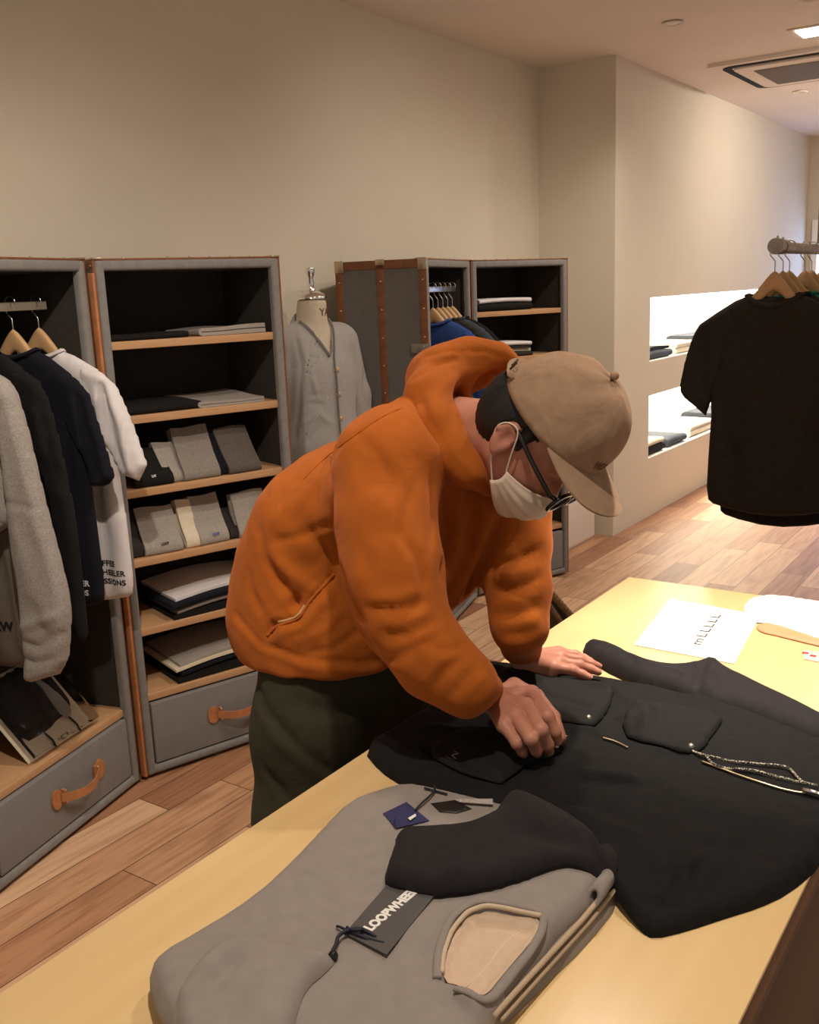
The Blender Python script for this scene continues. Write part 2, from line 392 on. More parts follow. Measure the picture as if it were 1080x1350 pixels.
# ------------------------------------------------------------ wardrobe trunks
W_T, D_T, H_T = 0.62, 0.40, 1.64
def rivets(mb, pts, r=.0045, nrm=(0, -1, 0)):
    for p in pts: mb.ball(p, r, 5)
def stud(o, mb):
    """brass studs set into the leather: same mesh, second material"""
    me = o.data; V = [v.co[:] for v in me.vertices]; F = [tuple(p.vertices) for p in me.polygons]; n = len(V); k = len(F)
    me.clear_geometry(); me.from_pydata(V+mb.V, [], F+[tuple(i+n for i in f) for f in mb.F]); me.materials.append(M['brass'])
    for i, p in enumerate(me.polygons): p.material_index = 1 if i >= k else 0
    me.update(); me.shade_smooth(); me.set_sharp_from_angle(angle=.7)
def drawer(t, w, z0, z1, hx, y=-.001):
    d = MB().box(.04, .004, z0, w-.04, .03, z1, .004).build('drawer', M['drawer'], t)
    # leather pull: strap bowed outward between two round riveted ends
    cz = (z0+z1)/2+.005; L = .17; pts = []; mb = MB(); s = .013
    for k in range(15):
        q = k/14; pts.append((hx-L/2+L*q, -.004-.03*math.sin(math.pi*q)**.8, cz-.010*math.sin(math.pi*q)))
    V = []; F = []
    for p in pts:
        for dy, dz in ((0, s), (-.004, s), (-.004, -s), (0, -s)): V.append((p[0], p[1]+dy, p[2]+dz))
    for i in range(14):
        for k in range(4): F.append((i*4+k, i*4+(k+1) % 4, (i+1)*4+(k+1) % 4, (i+1)*4+k))
    F += [(0, 1, 2, 3), (59, 58, 57, 56)]; mb.add(V, F)
    for sx in (-1, 1):
        cx = hx+sx*(L/2+.012); poly = [(cx+.026*math.cos(a)*(.8), cz+.030*math.sin(a)) for a in np.linspace(0, 2*math.pi, 20)[:-1]]
        mb.prism(poly, .0, .006, lambda v: (v[0], .003-v[2], v[1]))
        mb.box(hx+sx*(L/2-.012)-.004, -.012, cz-.022, hx+sx*(L/2-.012)+.004, .003, cz+.022, .002)
    h = mb.build('handle', M['leather'], d, label='tan leather strap handle')
    rv = MB(); rivets(rv, [(hx+sx*(L/2-.012), -.013, cz+dz) for sx in (-1, 1) for dz in (-.018, .018)], .004)
    stud(h, rv)
    return d
def trunk(name, label, o, ux, w, shelves=(), kind='shelf', drawer_z=(.045, .245), left_side=False, depth=D_T):
    """local x = width along the front, y = into the trunk, z up"""
    rz = math.atan2(ux[1], ux[0]); t = thing(name, label, 'wardrobe trunk', (o[0], o[1], 0), rz)
    H = H_T; th = .014
    sh = MB().box(0, .03, .012, th, depth, H-.012).box(w-th, .03, .012, w, depth, H-.012).box(th, .03, H-.012-th, w-th, depth, H-.012).box(th, .03, .012, w-th, depth, .026).box(th, depth-.012, .026, w-th, depth, H-.026)
    sh.build('shell', M['board'], t, auto=30)
    li = MB().box(th, .04, .03, th+.004, depth-.013, H-.03).box(w-th-.004, .04, .03, w-th, depth-.013, H-.03).box(th, .04, H-.034, w-th, depth-.013, H-.028).box(th+.004, depth-.017, .03, w-th-.004, depth-.0125, H-.034)
    li.build('lining', M['liner'], t, auto=30)
    f = .034
    fr = MB().box(.006, 0, .012, f, .030, H-.004, .009).box(w-f, 0, .012, w-.006, .030, H-.004, .009).box(f-.012, 0, H-f, w-f+.012, .030, H-.004, .009).box(f-.012, 0, .012, w-f+.012, .034, .042, .011)
    fr.build('front_frame', M['felt'], t, auto=50)
    ed = MB()
    for x0, x1 in ((0, .008), (w-.008, w)): ed.box(x0, .004, .01, x1, .034, H, .002)
    ed.box(0, .004, H-.006, w, .034, H+.001, .002)
    for x in (-.001, w-.001): ed.box(x, .03, H-.03, x+.002, depth, H, .0005).box(x, depth-.03, .01, x+.002, depth, H, .0005)
    ed.box(0, .03, H-.0125, w, .06, H-.0105)
    edo = ed.build('leather_edging', M['strap'], t)
    rv = MB(); pts = [(x, .018, H+.001) for x in np.arange(.03, w, .07)]+[(s, .018, z) for s in (0, w) for z in np.arange(.06, H, .12)]
    rivets(rv, pts, .0042)
    for x in (.0, w-.03): rv.box(x, .0, H-.002, x+.03, .05, H+.004, .002)
    stud(edo, rv)
    for z in shelves:
        MB().box(.02, .018, z-.024, w-.02, depth-.02, z, .002).build('shelf', M['shelfwood'], t)
    drawer(t, w, drawer_z[0], drawer_z[1], w*.56)
    if left_side:
        stp = MB()
        for y0 in (.0, depth/2-.015, depth-.03): stp.box(-.004, y0, .012, .0, y0+.032, H-.002, .001)
        stp.box(-.004, 0, H-.035, 0, depth, H, .001).box(-.004, 0, .012, 0, depth, .045, .001)
        so = stp.build('side_strap', M['strap'], t)
        rv = MB(); rivets(rv, [(-.005, y, z) for y in (.016, depth/2, depth-.015) for z in np.arange(.06, H, .115)], .0048)
        for y0 in (-.004, depth/2-.02, depth-.036): rv.box(-.007, y0, H-.045 if y0 != depth/2-.02 else H-.02, .0, y0+.04, H+.004, .002)
        stud(so, rv)
        ck = MB().box(-.016, -.004, 1.26, -.003, .075, 1.30, .004).box(-.022, .01, 1.268, -.014, .05, 1.292, .003).tube([(-.012, -.006, 1.255), (-.02, -.012, 1.28), (-.012, -.006, 1.305)], .004, 8)
        ck.build('clasp', M['galv'], t)
    return t
OA = np.array([-2.404, 1.903]); UA = np.array([.312, .950]); UA = UA/np.linalg.norm(UA)
UL = np.array([-.255, .967]); UL = UL/np.linalg.norm(UL); WL = .66
OL = np.array([-2.409, 1.885])-UL*WL
SH_Z = (1.400, 1.175, .948, .727, .502, .282)
trA = trunk('wardrobe_trunk', 'open grey trunk with six oak shelves of folded clothes, nearest shelf trunk', OA, UA, W_T, SH_Z, drawer_z=(.046, .252))
trL = trunk('wardrobe_trunk', 'open grey trunk with hanging shirts at the left edge', OL, UL, WL, (.266,), 'hang', drawer_z=(.046, .238))
KL = np.array([-UL[1], UL[0]]); KL = KL if KL[0] < 0 else -KL     # into the trunk
# leather hinge strip between the two halves
hg = thing('trunk_hinge', 'brown leather hinge strip joining the two nearest open trunks', 'hinge', (OA[0]-.003, OA[1]-.008, 0))
MB().box(-.010, -.006, .02, .014, .004, 1.60, .003).build('leather_strip', M['leather'], hg)
MB().tube([(.006, -.001, .03), (.006, -.001, 1.60)], .0035, 8).build('hinge_rod', M['brass'], hg)
OC = np.array([-2.265, 3.435])
UC = np.array([-.255, .967]); UC /= np.linalg.norm(UC)
trC = trunk('wardrobe_trunk', 'far grey trunk with brown strapped side and garments hanging inside', OC, UC, .64, (.266,), 'hang', left_side=True)
OD = OC+UC*.655; ED = np.array([-2.214, 4.648]); UD = (ED-OD); WD = np.linalg.norm(UD); UD /= WD
trD = trunk('wardrobe_trunk', 'far open grey trunk with shelves nearest the wall corner', OD, UD, WD, SH_Z)
# rails
def loc2w(o, u, x, y, z): k = np.array([-u[1], u[0]]); return np.array([o[0]+u[0]*x+k[0]*y, o[1]+u[1]*x+k[1]*y, z])
rb = MB().box(.02, .118, 1.503, WL-.045, .126, 1.527, .002).build('hanging_rail', plain('painted grey rail', (.42, .37, .30), .5), trL)
rb = MB().box(.10, .041, 1.503, .53, .049, 1.527, .002).box(.30, .049, 1.508, .32, .385, 1.522, .002).build('hanging_rail', M['steel'], trC)

# ------------------------------------------------------------ display table
t = thing('display_table', 'long pale wood topped display table in the foreground', 'table', (-.607, 1.1, 0))
TZ = .75
MB().box(-.362, -1.3, TZ-.006, .362, 1.30, TZ, .001).build('tabletop', M['tabletop'], t)
MB().box(-.3625, -1.3, TZ-.036, .3625, 1.302, TZ-.0062, .002).build('edge_band', M['tableedge'], t, label='dark wood edge under the pale top')
MB().box(-.30, -1.25, TZ-.16, .33, 1.22, TZ-.0365, .003).build('apron', M['black'], t)
for sx in (-.27, .30):
    for sy in (-1.2, 1.17): MB().box(sx-.03, sy-.03, 0, sx+.03, sy+.03, TZ-.16, .003).build('leg', M['black'], t)
MB().box(.22, -1.17, .04, .325, 1.14, TZ-.161, .003).build('side_panel', M['black'], t)
# ------------------------------------------------------------ hangers and hanging garments
def mirror(poly): return [(-x, y) for x, y in poly][::-1]
def hanger(label, P, ex, ez, rail_z, group=None, top=None, tilt=0.0, mat='hangerwood', hw=.20):
    """wooden hanger hooked over a rail at P; ex along its shoulders, ez its face normal"""
    top = top if top is not None else rail_z-.075
    t = thing('clothes_hanger', label, 'hanger', (P[0], P[1], top), math.atan2(ex[1], ex[0]), group)
    up = []; lo = []
    for u in np.linspace(0, 1, 20):
        x = hw*u; z = -.155*math.tanh(2.2*u**1.3)/.976; hh = .046-.018*u
        up.append((x, z)); lo.append((x, z-hh+(.0 if u > .15 else .0)))
    for sx in (-1,):
        pass
    poly = [(-x, z) for x, z in up[::-1]]+up[1:]+lo[::-1]+[(-x, z) for x, z in lo[1:]]
    V = []; nn = len(poly); F = []
    for sgn, sh in ((1, .0), (1, .0)): pass
    ring = []
    m = len(up)
    # sweep an oval section along each arm (rounded wood)
    mb = MB(); cen = [(-x, z) for x, z in up[::-1]]+up[1:]; hs = [(.062-.036*min(1, abs(x)/(hw*.7))) for x, z in cen]
    n = 12; VV = []; FF = []
    for (x, z), h in zip(cen, hs):
        bow = 0.0
        for k in range(n): a = 2*math.pi*k/n; VV.append((x, .0095*math.copysign(abs(math.cos(a))**.7, math.cos(a))-bow, z-h/2+h/2*math.copysign(abs(math.sin(a))**.8, math.sin(a))))
    for i in range(len(cen)-1):
        for k in range(n): FF.append((i*n+k, (i+1)*n+k, (i+1)*n+(k+1) % n, i*n+(k+1) % n))
    FF += [tuple(range(n)), tuple(range((len(cen)-1)*n, len(cen)*n))[::-1]]
    mesh('hanger_body', VV, FF, M[mat], t, auto=60)
    r = rail_z-top; H = [(0, 0, -.01), (0, 0, r*.36), (-.004, 0, r*.44), (-.016, 0, r*.62)]
    for a in np.linspace(200, -20, 12): H.append((.0+.017*math.cos(math.radians(a)), 0, r+.002+.017*math.sin(math.radians(a))))
    MB().tube(H, .0019, 8).build('hook', M['steel'], t)
    return t
def garment(label, cat, name, P, ex, ez, mat, o, group=None):
    """garment hung at P (x,y ground point under the hook); 2D shapes in (along shoulders, height)"""
    ex = np.array([ex[0], ex[1], 0]); ez = np.array([ez[0], ez[1], 0]); ey = np.array([0, 0, 1.0]); O = np.array([P[0], P[1], 0])
    t = thing(name, label, cat, (P[0], P[1], round(o['hem'], 3)), 0, group)
    s = o.get('seed', 1.0); T = o.get('T', .028); cl = o.get('back_clip', -9)
    clip = lambda V: np.array([[max(v[0], cl), v[1], v[2]] for v in V])
    nz, nw, sw, sz, hz, bw = o['nz'], o['nw'], o['sw'], o['sz'], o['hem'], o['bw']
    uz_ = sz-o.get('drop', .21)
    body = [(-nw, nz), (-nw*.5, nz-.018), (nw*.5, nz-.018), (nw, nz), (sw, sz), (bw, uz_), (bw+.008, (uz_+hz)/2), (bw+.012, hz+.025), (bw-.02, hz), (0, hz-.025), (-bw+.02, hz), (-bw-.012, hz+.025), (-bw-.008, (uz_+hz)/2), (-bw, uz_), (-sw, sz)]
    rnd = random.Random(s*100)
    fl = []
    for k in range(o.get('nf', 6)):
        x0 = rnd.uniform(-bw*.9, bw*.9); x1 = x0+rnd.uniform(-.05, .05); z1 = rnd.uniform(uz_-.05, uz_+.1)
        fl.append(([(x1*.8, z1), ((x0+x1)/2, (z1+hz)/2), (x0, hz)], rnd.choice([-.014, .013, .010]), rnd.uniform(.015, .035)))
    for sx in (-1, 1): fl += [([(sx*sw*.85, sz-.03), (sx*bw*.75, uz_-.02), (sx*bw*.6, uz_-.18)], -.012, .018), ([(sx*sw, sz-.06), (sx*bw*.95, uz_-.05)], .010, .02)]
    ff = folds2d(fl)
    V, F = puff(body, .012, T, .05, front=lambda Q: ff(Q)+.003*wob(Q, 20, s), back=lambda Q: ff(Q*np.array([-1, 1]))*-1, sm=1)
    bd = mesh('body', frame_map(clip(V), O, ex, ey, ez), F, mat, t, world=True)
    # sleeves
    for sx in (1, -1):
        sl = o['sleeve']
        sl = [(sx*x, z) for x, z in sl]; sl = sl if sx > 0 else sl[::-1]
        sf = folds2d([([(sx*x, z) for x, z in pl], a, w_) for pl, a, w_ in o.get('sfold', [])])
        V, F = puff(sl, .010, o.get('ST', T*1.0), .022, front=lambda Q: sf(Q)+.0025*wob(Q, 28, s+2), sm=1)
        V[:, 2] += .004+o.get('spush', 0)
        if sx < 0: V[:, 0] = np.maximum(V[:, 0], cl)
        mesh('sleeve', frame_map(clip(V), O, ex, ey, ez), F, mat, t, world=True)
    # ribbed collar: closed ring round the neck
    ring = []
    for a in np.linspace(0, 2*math.pi, 33)[:-1]:
        ring.append((nw*.97*math.cos(a), nz-.013+.010*math.cos(2*a)-(.016 if o.get('front', 0) else 0)*(math.sin(a) > 0)*math.sin(a), (T*.7+.006)*math.sin(a)))
    mb = MB().tube(frame_map(ring, O, ex, ey, ez), .010, 8, closed=True, flat=.4, up=(0, 0, 1)); mb.build('collar', o.get('collar', mat), t, world=True, auto=None)
    # hem band
    if o.get('hemrib'):
        hb = [(-bw+.01, hz+.05), (bw-.01, hz+.05), (bw-.015, hz-.005), (0, hz-.032), (-bw+.015, hz-.005)]
        V, F = puff(hb, .012, T*1.02, .02, sm=1); mesh('hem_rib', frame_map(clip(V), O, ex, ey, ez), F, o.get('collar', mat), t, world=True)
    t['_frame'] = 0; del t['_frame']
    return t, (O, ex, ey, ez)
def print_on(t, fr, lines, x, z, size, mat, off, bold=.0, lead=1.35, slant=0.0, ends=None):
    O, ex, ey, ez = fr; Vs = MB()
    for i, ln in enumerate(lines):
        V, F = text_mesh(ln, size, bold, 1.05)
        V[:, 0] += x if ends is None else ends[i]-V[:, 0].max(); V[:, 1] += z-i*size*lead; V[:, 1] += slant*(V[:, 0]-x); V[:, 2] += off; Vs.add(V, F)
    V = np.array(Vs.V); b = [c for c in t.children if c.name.startswith('body')][0]
    # lay the letters on the cloth
    bv = BVHTree.FromPolygons([tuple(rootmat(t) @ v.co) for v in b.data.vertices], [tuple(p.vertices) for p in b.data.polygons])
    W = frame_map(V, O, ex, ey, ez)
    for i in range(len(W)):
        q = Vector(W[i]+ez*.2); h = bv.ray_cast(q, Vector(-ez))
        if h[0] is not None: W[i] = np.array(h[0])+ez*(.0012+(V[i, 2]-off)*.5)
    mesh('print', W, Vs.F, mat, t, smooth=False, world=True)
exL = -np.array([KL[0], KL[1]]); ezL = -np.array([UL[0], UL[1]])
def PL(s, y=.122): q = OL+UL*(WL-s)+KL*y; return q
TEE = [(.11, 1.36), (.232, 1.312), (.275, 1.22), (.322, 1.064), (.322, 1.062), (.321, 1.060), (.292, 1.016), (.291, 1.015), (.289, 1.015), (.236, 1.032), (.235, 1.033), (.205, 1.10), (.16, 1.15)]
TF = [([(.205, 1.29), (.225, 1.15), (.245, 1.05)], -.014, .012), ([(.235, 1.30), (.262, 1.17), (.28, 1.05)], .014, .012), ([(.19, 1.25), (.20, 1.13)], .01, .012)]
tt = dict(nz=1.392, nw=.075, sw=.225, sz=1.312, bw=.222, hem=.655, T=.024, ST=.020, sleeve=TEE, sfold=TF, back_clip=-.245, seed=3.0, nf=6)
w_t, w_f = garment('white cotton t-shirt with black print at the hem, hung in the nearest trunk', 't-shirt', 't_shirt', PL(.085), exL, ezL, M['white'], tt, 'shirts in the nearest trunk')
print_on(w_t, w_f, ['COFFEE', 'LOOPWHEELER', 'SESSIONS'], .060, .758, .023, M['print_black'], .034, .0007, 1.22, ends=(.188, .220, .218))
hanger('wooden hanger holding the white t-shirt in the nearest trunk', PL(.085), exL, ezL, 1.524, 'hangers in the nearest trunk', 1.455)
tn = dict(tt, seed=5.0, hem=.665, sleeve=[(.10, 1.36), (.222, 1.306), (.25, 1.20), (.286, 1.047), (.286, 1.045), (.285, 1.043), (.262, 1.02), (.214, 1.018), (.212, 1.018), (.211, 1.020), (.196, 1.10), (.16, 1.15)], bw=.200, sw=.21, sz=1.306, nz=1.402, nf=4)
n_t, n_f = garment('navy t-shirt with white print at the hem, hung beside the white one', 't-shirt', 't_shirt', PL(.19), exL, ezL, M['navy'], tn, 'shirts in the nearest trunk')
print_on(n_t, n_f, ['COFFEE', 'LOOPWHEELER', 'SESSIONS'], .024, .758, .023, M['print_white'], .034, .0007, 1.22, ends=(.155, .178, .172))
hanger('wooden hanger holding the navy t-shirt in the nearest trunk', PL(.19), exL, ezL, 1.524, 'hangers in the nearest trunk', 1.455)
LS = [(.09, 1.36), (.185, 1.345), (.222, 1.27), (.247, 1.10), (.263, .93), (.262, .76), (.256, .61), (.225, .625), (.20, .80), (.19, 1.0), (.165, 1.12)]
tb = dict(tt, T=.022, seed=7.0, hem=.70, sleeve=LS, bw=.17, sw=.17, sz=1.345, nz=1.405, nf=4, back_clip=-.25, drop=.24)
garment('black long sleeved shirt hung between the navy and grey ones', 'shirt', 'long_sleeved_shirt', PL(.34), exL, ezL, M['blackcloth'], tb, 'shirts in the nearest trunk')
hanger('wooden hanger holding the black long sleeved shirt', PL(.34), exL, ezL, 1.524, 'hangers in the nearest trunk', 1.455, hw=.125)
GS = [(.10, 1.37), (.19, 1.352), (.225, 1.29), (.262, 1.03), (.292, .86), (.304, .76), (.296, .70), (.268, .575), (.20, .552), (.137, .530), (.150, .62), (.158, .80), (.152, .95), (.165, 1.18), (.14, 1.25)]
GF = [([(.17, 1.25), (.19, 1.0), (.21, .8)], .006, .02), ([(.155, 1.04), (.20, 1.03), (.26, 1.02)], -.006, .006), ([(.16, .70), (.22, .72), (.28, .74)], .009, .012), ([(.17, .66), (.22, .65), (.28, .69)], -.009, .01), ([(.14, .615), (.20, .605), (.28, .63)], -.009, .007), ([(.2, .95), (.24, .8), (.26, .72)], .006, .02)]
tg = dict(tt, seed=9.0, hem=.955, sleeve=GS, sfold=GF, bw=.155, sw=.175, sz=1.35, nz=1.405, nf=3, T=.032, ST=.030, spush=.006, back_clip=-.24, hemrib=True, drop=.2)
garment('heather grey sweatshirt with long sleeve at the far left edge', 'sweatshirt', 'sweatshirt', PL(.45), exL, ezL, M['heather'], tg, 'shirts in the nearest trunk')
hanger('wooden hanger holding the heather grey sweatshirt at the left edge', PL(.45), exL, ezL, 1.524, 'hangers in the nearest trunk', 1.455, hw=.125)
tp = dict(tt, seed=11.0, hem=.56, bw=.125, sw=.13, sz=1.34, nz=1.40, nw=.06, nf=4, T=.012, drop=.25, sleeve=[(.08, 1.35), (.13, 1.34), (.15, 1.2), (.15, 1.1), (.10, 1.1), (.09, 1.2)], sfold=[])
p_t, p_f = garment('taupe long t-shirt with a bold black letter print, under the grey sweatshirt', 't-shirt', 't_shirt', PL(.393), exL, ezL, fabric('taupe jersey', (.20, .165, .13), .1), tp, 'shirts in the nearest trunk')
print_on(p_t, p_f, ['LW'], .012, .655, .036, M['print_black'], .024, .0018)
hanger('wooden hanger holding the taupe t-shirt in the nearest trunk', PL(.393), exL, ezL, 1.524, 'hangers in the nearest trunk', 1.455, hw=.125)

# far trunk: five garments on wooden hangers
for i, (s, mt, lab) in enumerate([(.435, 'blue', 'bright blue shirt hung first in the far strapped trunk'), (.365, 'blackcloth', 'black shirt hung behind the blue one in the far trunk'),
        (.295, 'charcoal', 'charcoal shirt hung third in the far strapped trunk'), (.225, 'slate', 'slate blue shirt hung fourth in the far strapped trunk'), (.155, 'blackcloth', 'black shirt hung last in the far strapped trunk, by the shelves')]):
    q = loc2w(OC, UC, .64-s, .045, 0)
    o = dict(tt, seed=13.0+i, hem=.75, bw=.19, sw=.20, sz=1.315, nz=1.39, nf=3, T=.022, sleeve=[(.10, 1.355), (.21, 1.31), (.24, 1.2), (.25, .9), (.22, .8), (.19, .82), (.18, 1.1)], sfold=[])
    garment(lab, 'shirt', 'hanging_shirt', q, exL, ezL, M[mt], o, 'shirts in the far trunk')
    hanger('wooden hanger of the '+lab, q, exL, ezL, 1.524, 'hangers in the far trunk', 1.44, mat='hangerwood')

# ------------------------------------------------------------ clothes rail on the right
RY = 3.4; RX = -.885
t = thing('clothes_rail', 'galvanised pipe clothes rail hung with shirts at the right edge', 'clothes rail', (RX, 4.1, 1.606))
MB().tube([(0, -.62, 0), (0, 1.0, 0)], .019, 20).build('pipe', M['galv'], t)
MB().tube([(0, -.705, .004), (0, -.66, .004)], .026, 20).tube([(0, -.64, .003), (0, -.59, .003)], .024, 16).tube([(0, -.66, .003), (0, -.64, .003)], .02, 16).build('elbow_fitting', M['galv'], t, label='cast pipe fitting')
MB().tube([(0, -.68, .02), (0, -.68, .037)], .004, 8).tube([(0, -.615, .02), (0, -.615, .034)], .004, 8).build('set_screw', M['steel'], t)
MB().tube([(0, -.10, .02), (0, -.10, CEIL-1.606)], .008, 12).tube([(0, .96, .02), (0, .96, CEIL-1.606)], .008, 12).build('ceiling_rod', M['galv'], t)
exR, ezR = np.array([1.0, 0]), np.array([0, -1.0])
BT = [(.10, 1.44), (.235, 1.375), (.262, 1.333), (.29, 1.24), (.306, 1.156), (.306, 1.154), (.300, 1.12), (.26, 1.09), (.214, 1.052), (.212, 1.051), (.211, 1.053), (.19, 1.12), (.16, 1.2)]
tr = dict(nz=1.462, nw=.088, sw=.235, sz=1.372, bw=.192, hem=.735, T=.03, seed=21.0, nf=3, drop=.27, front=1, sleeve=BT,
          sfold=[([(.215, 1.36), (.225, 1.2), (.20, 1.08)], -.010, .012), ([(.20, 1.14), (.25, 1.12), (.30, 1.145)], -.004, .005)])
garment('faded black short sleeved sweatshirt hung first on the pipe rail', 'sweatshirt', 'sweatshirt', (RX, RY), exR, ezR, M['brownblack'], tr, 'shirts on the pipe rail')
hanger('large wooden hanger of the first black sweatshirt on the pipe rail', (RX, RY), exR, ezR, 1.612, 'hangers on the pipe rail', 1.533)
specs = [(.10, 'blackcloth', .675, 'longer black shirt hung second on the pipe rail', .178), (.185, 'green', .80, 'green shirt hung third on the pipe rail', .20), (.40, 'blackcloth', .72, 'black shirt hung fourth on the pipe rail', .2),
         (.50, 'navy', .75, 'navy shirt hung fifth on the pipe rail', .2), (.68, 'lightgrey', .75, 'grey shirt hung sixth on the pipe rail', .2), (.78, 'charcoal', .75, 'charcoal shirt hung last on the pipe rail', .2)]
for i, (dy, mt, hz, lab, bw) in enumerate(specs):
    o = dict(tr, seed=22.0+i, hem=hz, bw=bw, T=.024, front=0, sw=.20, sz=1.385, sleeve=[(.10, 1.44), (.20, 1.385), (.235, 1.3), (.25, 1.17), (.2, 1.1), (.17, 1.2)], sfold=[])
    garment(lab, 'shirt', 'hanging_shirt', (RX, RY+dy), exR, ezR, M[mt], o, 'shirts on the pipe rail')
    hanger('wooden hanger of the '+lab, (RX, RY+dy), exR, ezR, 1.612, 'hangers on the pipe rail', 1.533)

# ------------------------------------------------------------ folded clothes
def ribbon(cen, th, a0, a1, n, axis='x', wobf=None, cap=True):
    """cloth ribbon with centreline cen (p, z), extruded along the other axis from a0 to a1"""
    C_ = np.array(cen, float); d = np.gradient(C_, axis=0); d /= np.linalg.norm(d, axis=1)[:, None]+1e-9; nr = np.stack([-d[:, 1], d[:, 0]], 1)
    poly = np.vstack([C_+nr*th/2, (C_-nr*th/2)[::-1]]); m = len(poly); V = []; F = []
    for i, a in enumerate(np.linspace(a0, a1, n)):
        for p, z in poly:
            dz, dp = wobf(a, p, z) if wobf else (0, 0)
            V.append((a, p+dp, z+dz) if axis == 'x' else (p+dp, a, z+dz))
    for i in range(n-1):
        for k in range(m): F.append((i*m+k, i*m+(k+1) % m, (i+1)*m+(k+1) % m, (i+1)*m+k))
    h = m//2
    for b, s in ((0, 1), ((n-1)*m, -1)):
        for k in range(h-1):
            q = (b+k, b+k+1, b+m-2-k, b+m-1-k); F.append(q[::s])
    if axis == 'x': F = [f[::-1] for f in F]
    return np.array(V), F
def uline(d, t, nl, z0, y0=0.0, bend=0.6):
    """serpentine of nl layers, folds at the front (y0) and back (y0+d)"""
    pts = []; z = z0+t/2; fwd = False
    for i in range(nl):
        ys = np.linspace(y0+d-t/2, y0+t/2, 8) if not fwd else np.linspace(y0+t/2, y0+d-t/2, 8)
        pts += [(y, z) for y in ys]
        if i < nl-1:
            cy = y0+t/2 if not fwd else y0+d-t/2; sg = -1 if not fwd else 1
            for a in (45, 90, 135): pts.append((cy+sg*t*.5*math.sin(math.radians(a)), z+t/2-t/2*math.cos(math.radians(a))))
        z += t; fwd = not fwd
    return pts
def folded(label, cat, name, t0, x0, w, y0, d, z, th, nl, mat, group=None, seed=1.0, amp=.004, sag=0.0, axis='x', rz=0.0, sag0=0.0):
    """folded garment resting in a trunk t0 (its own frame) or at world loc"""
    m = rootmat(t0) if t0 else Matrix.Identity(4)
    O = m @ Vector((x0, y0, z)); ang = (m.to_euler().z if t0 else 0)+rz
    t = thing(name, label, cat, O, ang, group)
    lt = th/nl
    def wf(a, p, zz):
        k = min(1, zz/max(th, 1e-6)); return (amp*k*(math.sin(a*14+seed)+.6*math.sin(p*19+seed*2+a*5))+(sag0+(sag-sag0)*k)*math.sin(math.pi*a/w), amp*.8*math.sin(a*11+seed*3)*(.4+k))
    cen = uline(d, lt, nl, 0)
    V, F = ribbon(cen, lt*.82, 0, w, 16, 'x', wf)
    if axis == 'y': V = np.stack([V[:, 1], V[:, 0], V[:, 2]], 1); F = [f[::-1] for f in F]
    mesh('cloth', V, F, mat, t, auto=50)
    return t
SH = dict(zip(range(1, 7), SH_Z))
# nearest shelf trunk
folded('light grey folded shorts with an open hem loop on the top shelf', 'folded shorts', 'folded_shorts', trA, .335, .27, .035, .24, SH[1], .024, 2, M['lightgrey'], None, 2, .006, axis='y').rotation_euler.z += 0
folded('black folded cloth on the top shelf beside the light grey shorts', 'folded garment', 'folded_garment', trA, .05, .25, .05, .25, SH[1], .018, 2, M['blackcloth'], None, 3, .003)
folded('light grey folded shorts lying flat on the second shelf', 'folded shorts', 'folded_shorts', trA, .31, .28, .03, .24, SH[2], .022, 2, M['lightgrey'], None, 4, .004, axis='y')
folded('black folded cloth on the second shelf beside the grey shorts', 'folded garment', 'folded_garment', trA, .05, .27, .04, .25, SH[2], .024, 2, M['blackcloth'], None, 5, .003)
def standing(label, x0, w, h, z, mat, y0=.035, seed=1.0, tagc=None, lean=.06, lab_text=None, sx=0.0):
    m = rootmat(trA); O = m @ Vector((x0, y0, z)); t = thing('folded_shorts', label, 'folded garment', O, m.to_euler().z)
    cen = []
    for (y, zz) in [(lean+.030, h*.96), (lean+.018, h*.6), (lean-.005, h*.33), (.028, .035), (.014, .014), (.004, .006), (-.002, .012), (.0, .03), (lean*.45, h*.42), (lean*.8, h*.7), (lean+.008, h)]: cen.append((y, zz))
    C2 = np.array(cen, float)
    for _ in range(2): C2 = np.vstack([C2[:1], np.stack([.75*C2[:-1]+.25*C2[1:], .25*C2[:-1]+.75*C2[1:]], 1).reshape(-1, 2), C2[-1:]])
    V, F = ribbon(C2, .009, 0, w, 10, 'x', lambda a, p, zz: (.003*math.sin(a*40+seed)*(zz/h)+.10*0, .003*math.sin(a*30+seed*2)))
    V[:, 2] += (V[:, 0]-w/2)*.0; V[:, 0] += sx*V[:, 2]
    V[:, 2] -= V[:, 2].min()-.001
    mesh('cloth', V, F, mat, t, auto=60)
    if tagc:
        # small label on the lower front, following the slope of the cloth
        lo = MB(); y_, z_ = .0, .03; sl = math.atan2(h*.39, lean*.45); dy, dz = math.cos(sl), math.sin(sl)
        q = np.array([0, y_-.0065, z_]); ey = np.array([0, dy, dz]); exx = np.array([1.0, 0, 0]); ez = np.cross(exx, ey)
        Vt, Ft = text_mesh(lab_text or '-----', .012, .0004)
        Vt = frame_map(Vt*np.array([.8, 1, 1]), q+exx*(w*.42)+sx*np.array([z_, 0, 0]), exx, ey, ez); mesh('print', Vt, Ft, tagc, t, smooth=False)
    return t
standing('black folded shorts with a small white mark, left on the third shelf', .075, .125, .115, SH[3], M['blackcloth'], seed=1, tagc=M['print_white'], lab_text='LW', lean=.07)
standing('narrow light grey folded shorts tucked beside a wider pair on the third shelf', .185, .07, .125, SH[3], M['lightgrey'], seed=2, y0=.045, sx=-.15)
standing('wide grey folded shorts standing mid third shelf with light lower front', .235, .125, .165, SH[3], M['midgrey'], seed=3, y0=.03, lean=.075)
standing('dark navy folded shorts standing between the grey and charcoal pairs', .345, .05, .15, SH[3], M['navy'], seed=4, y0=.04)
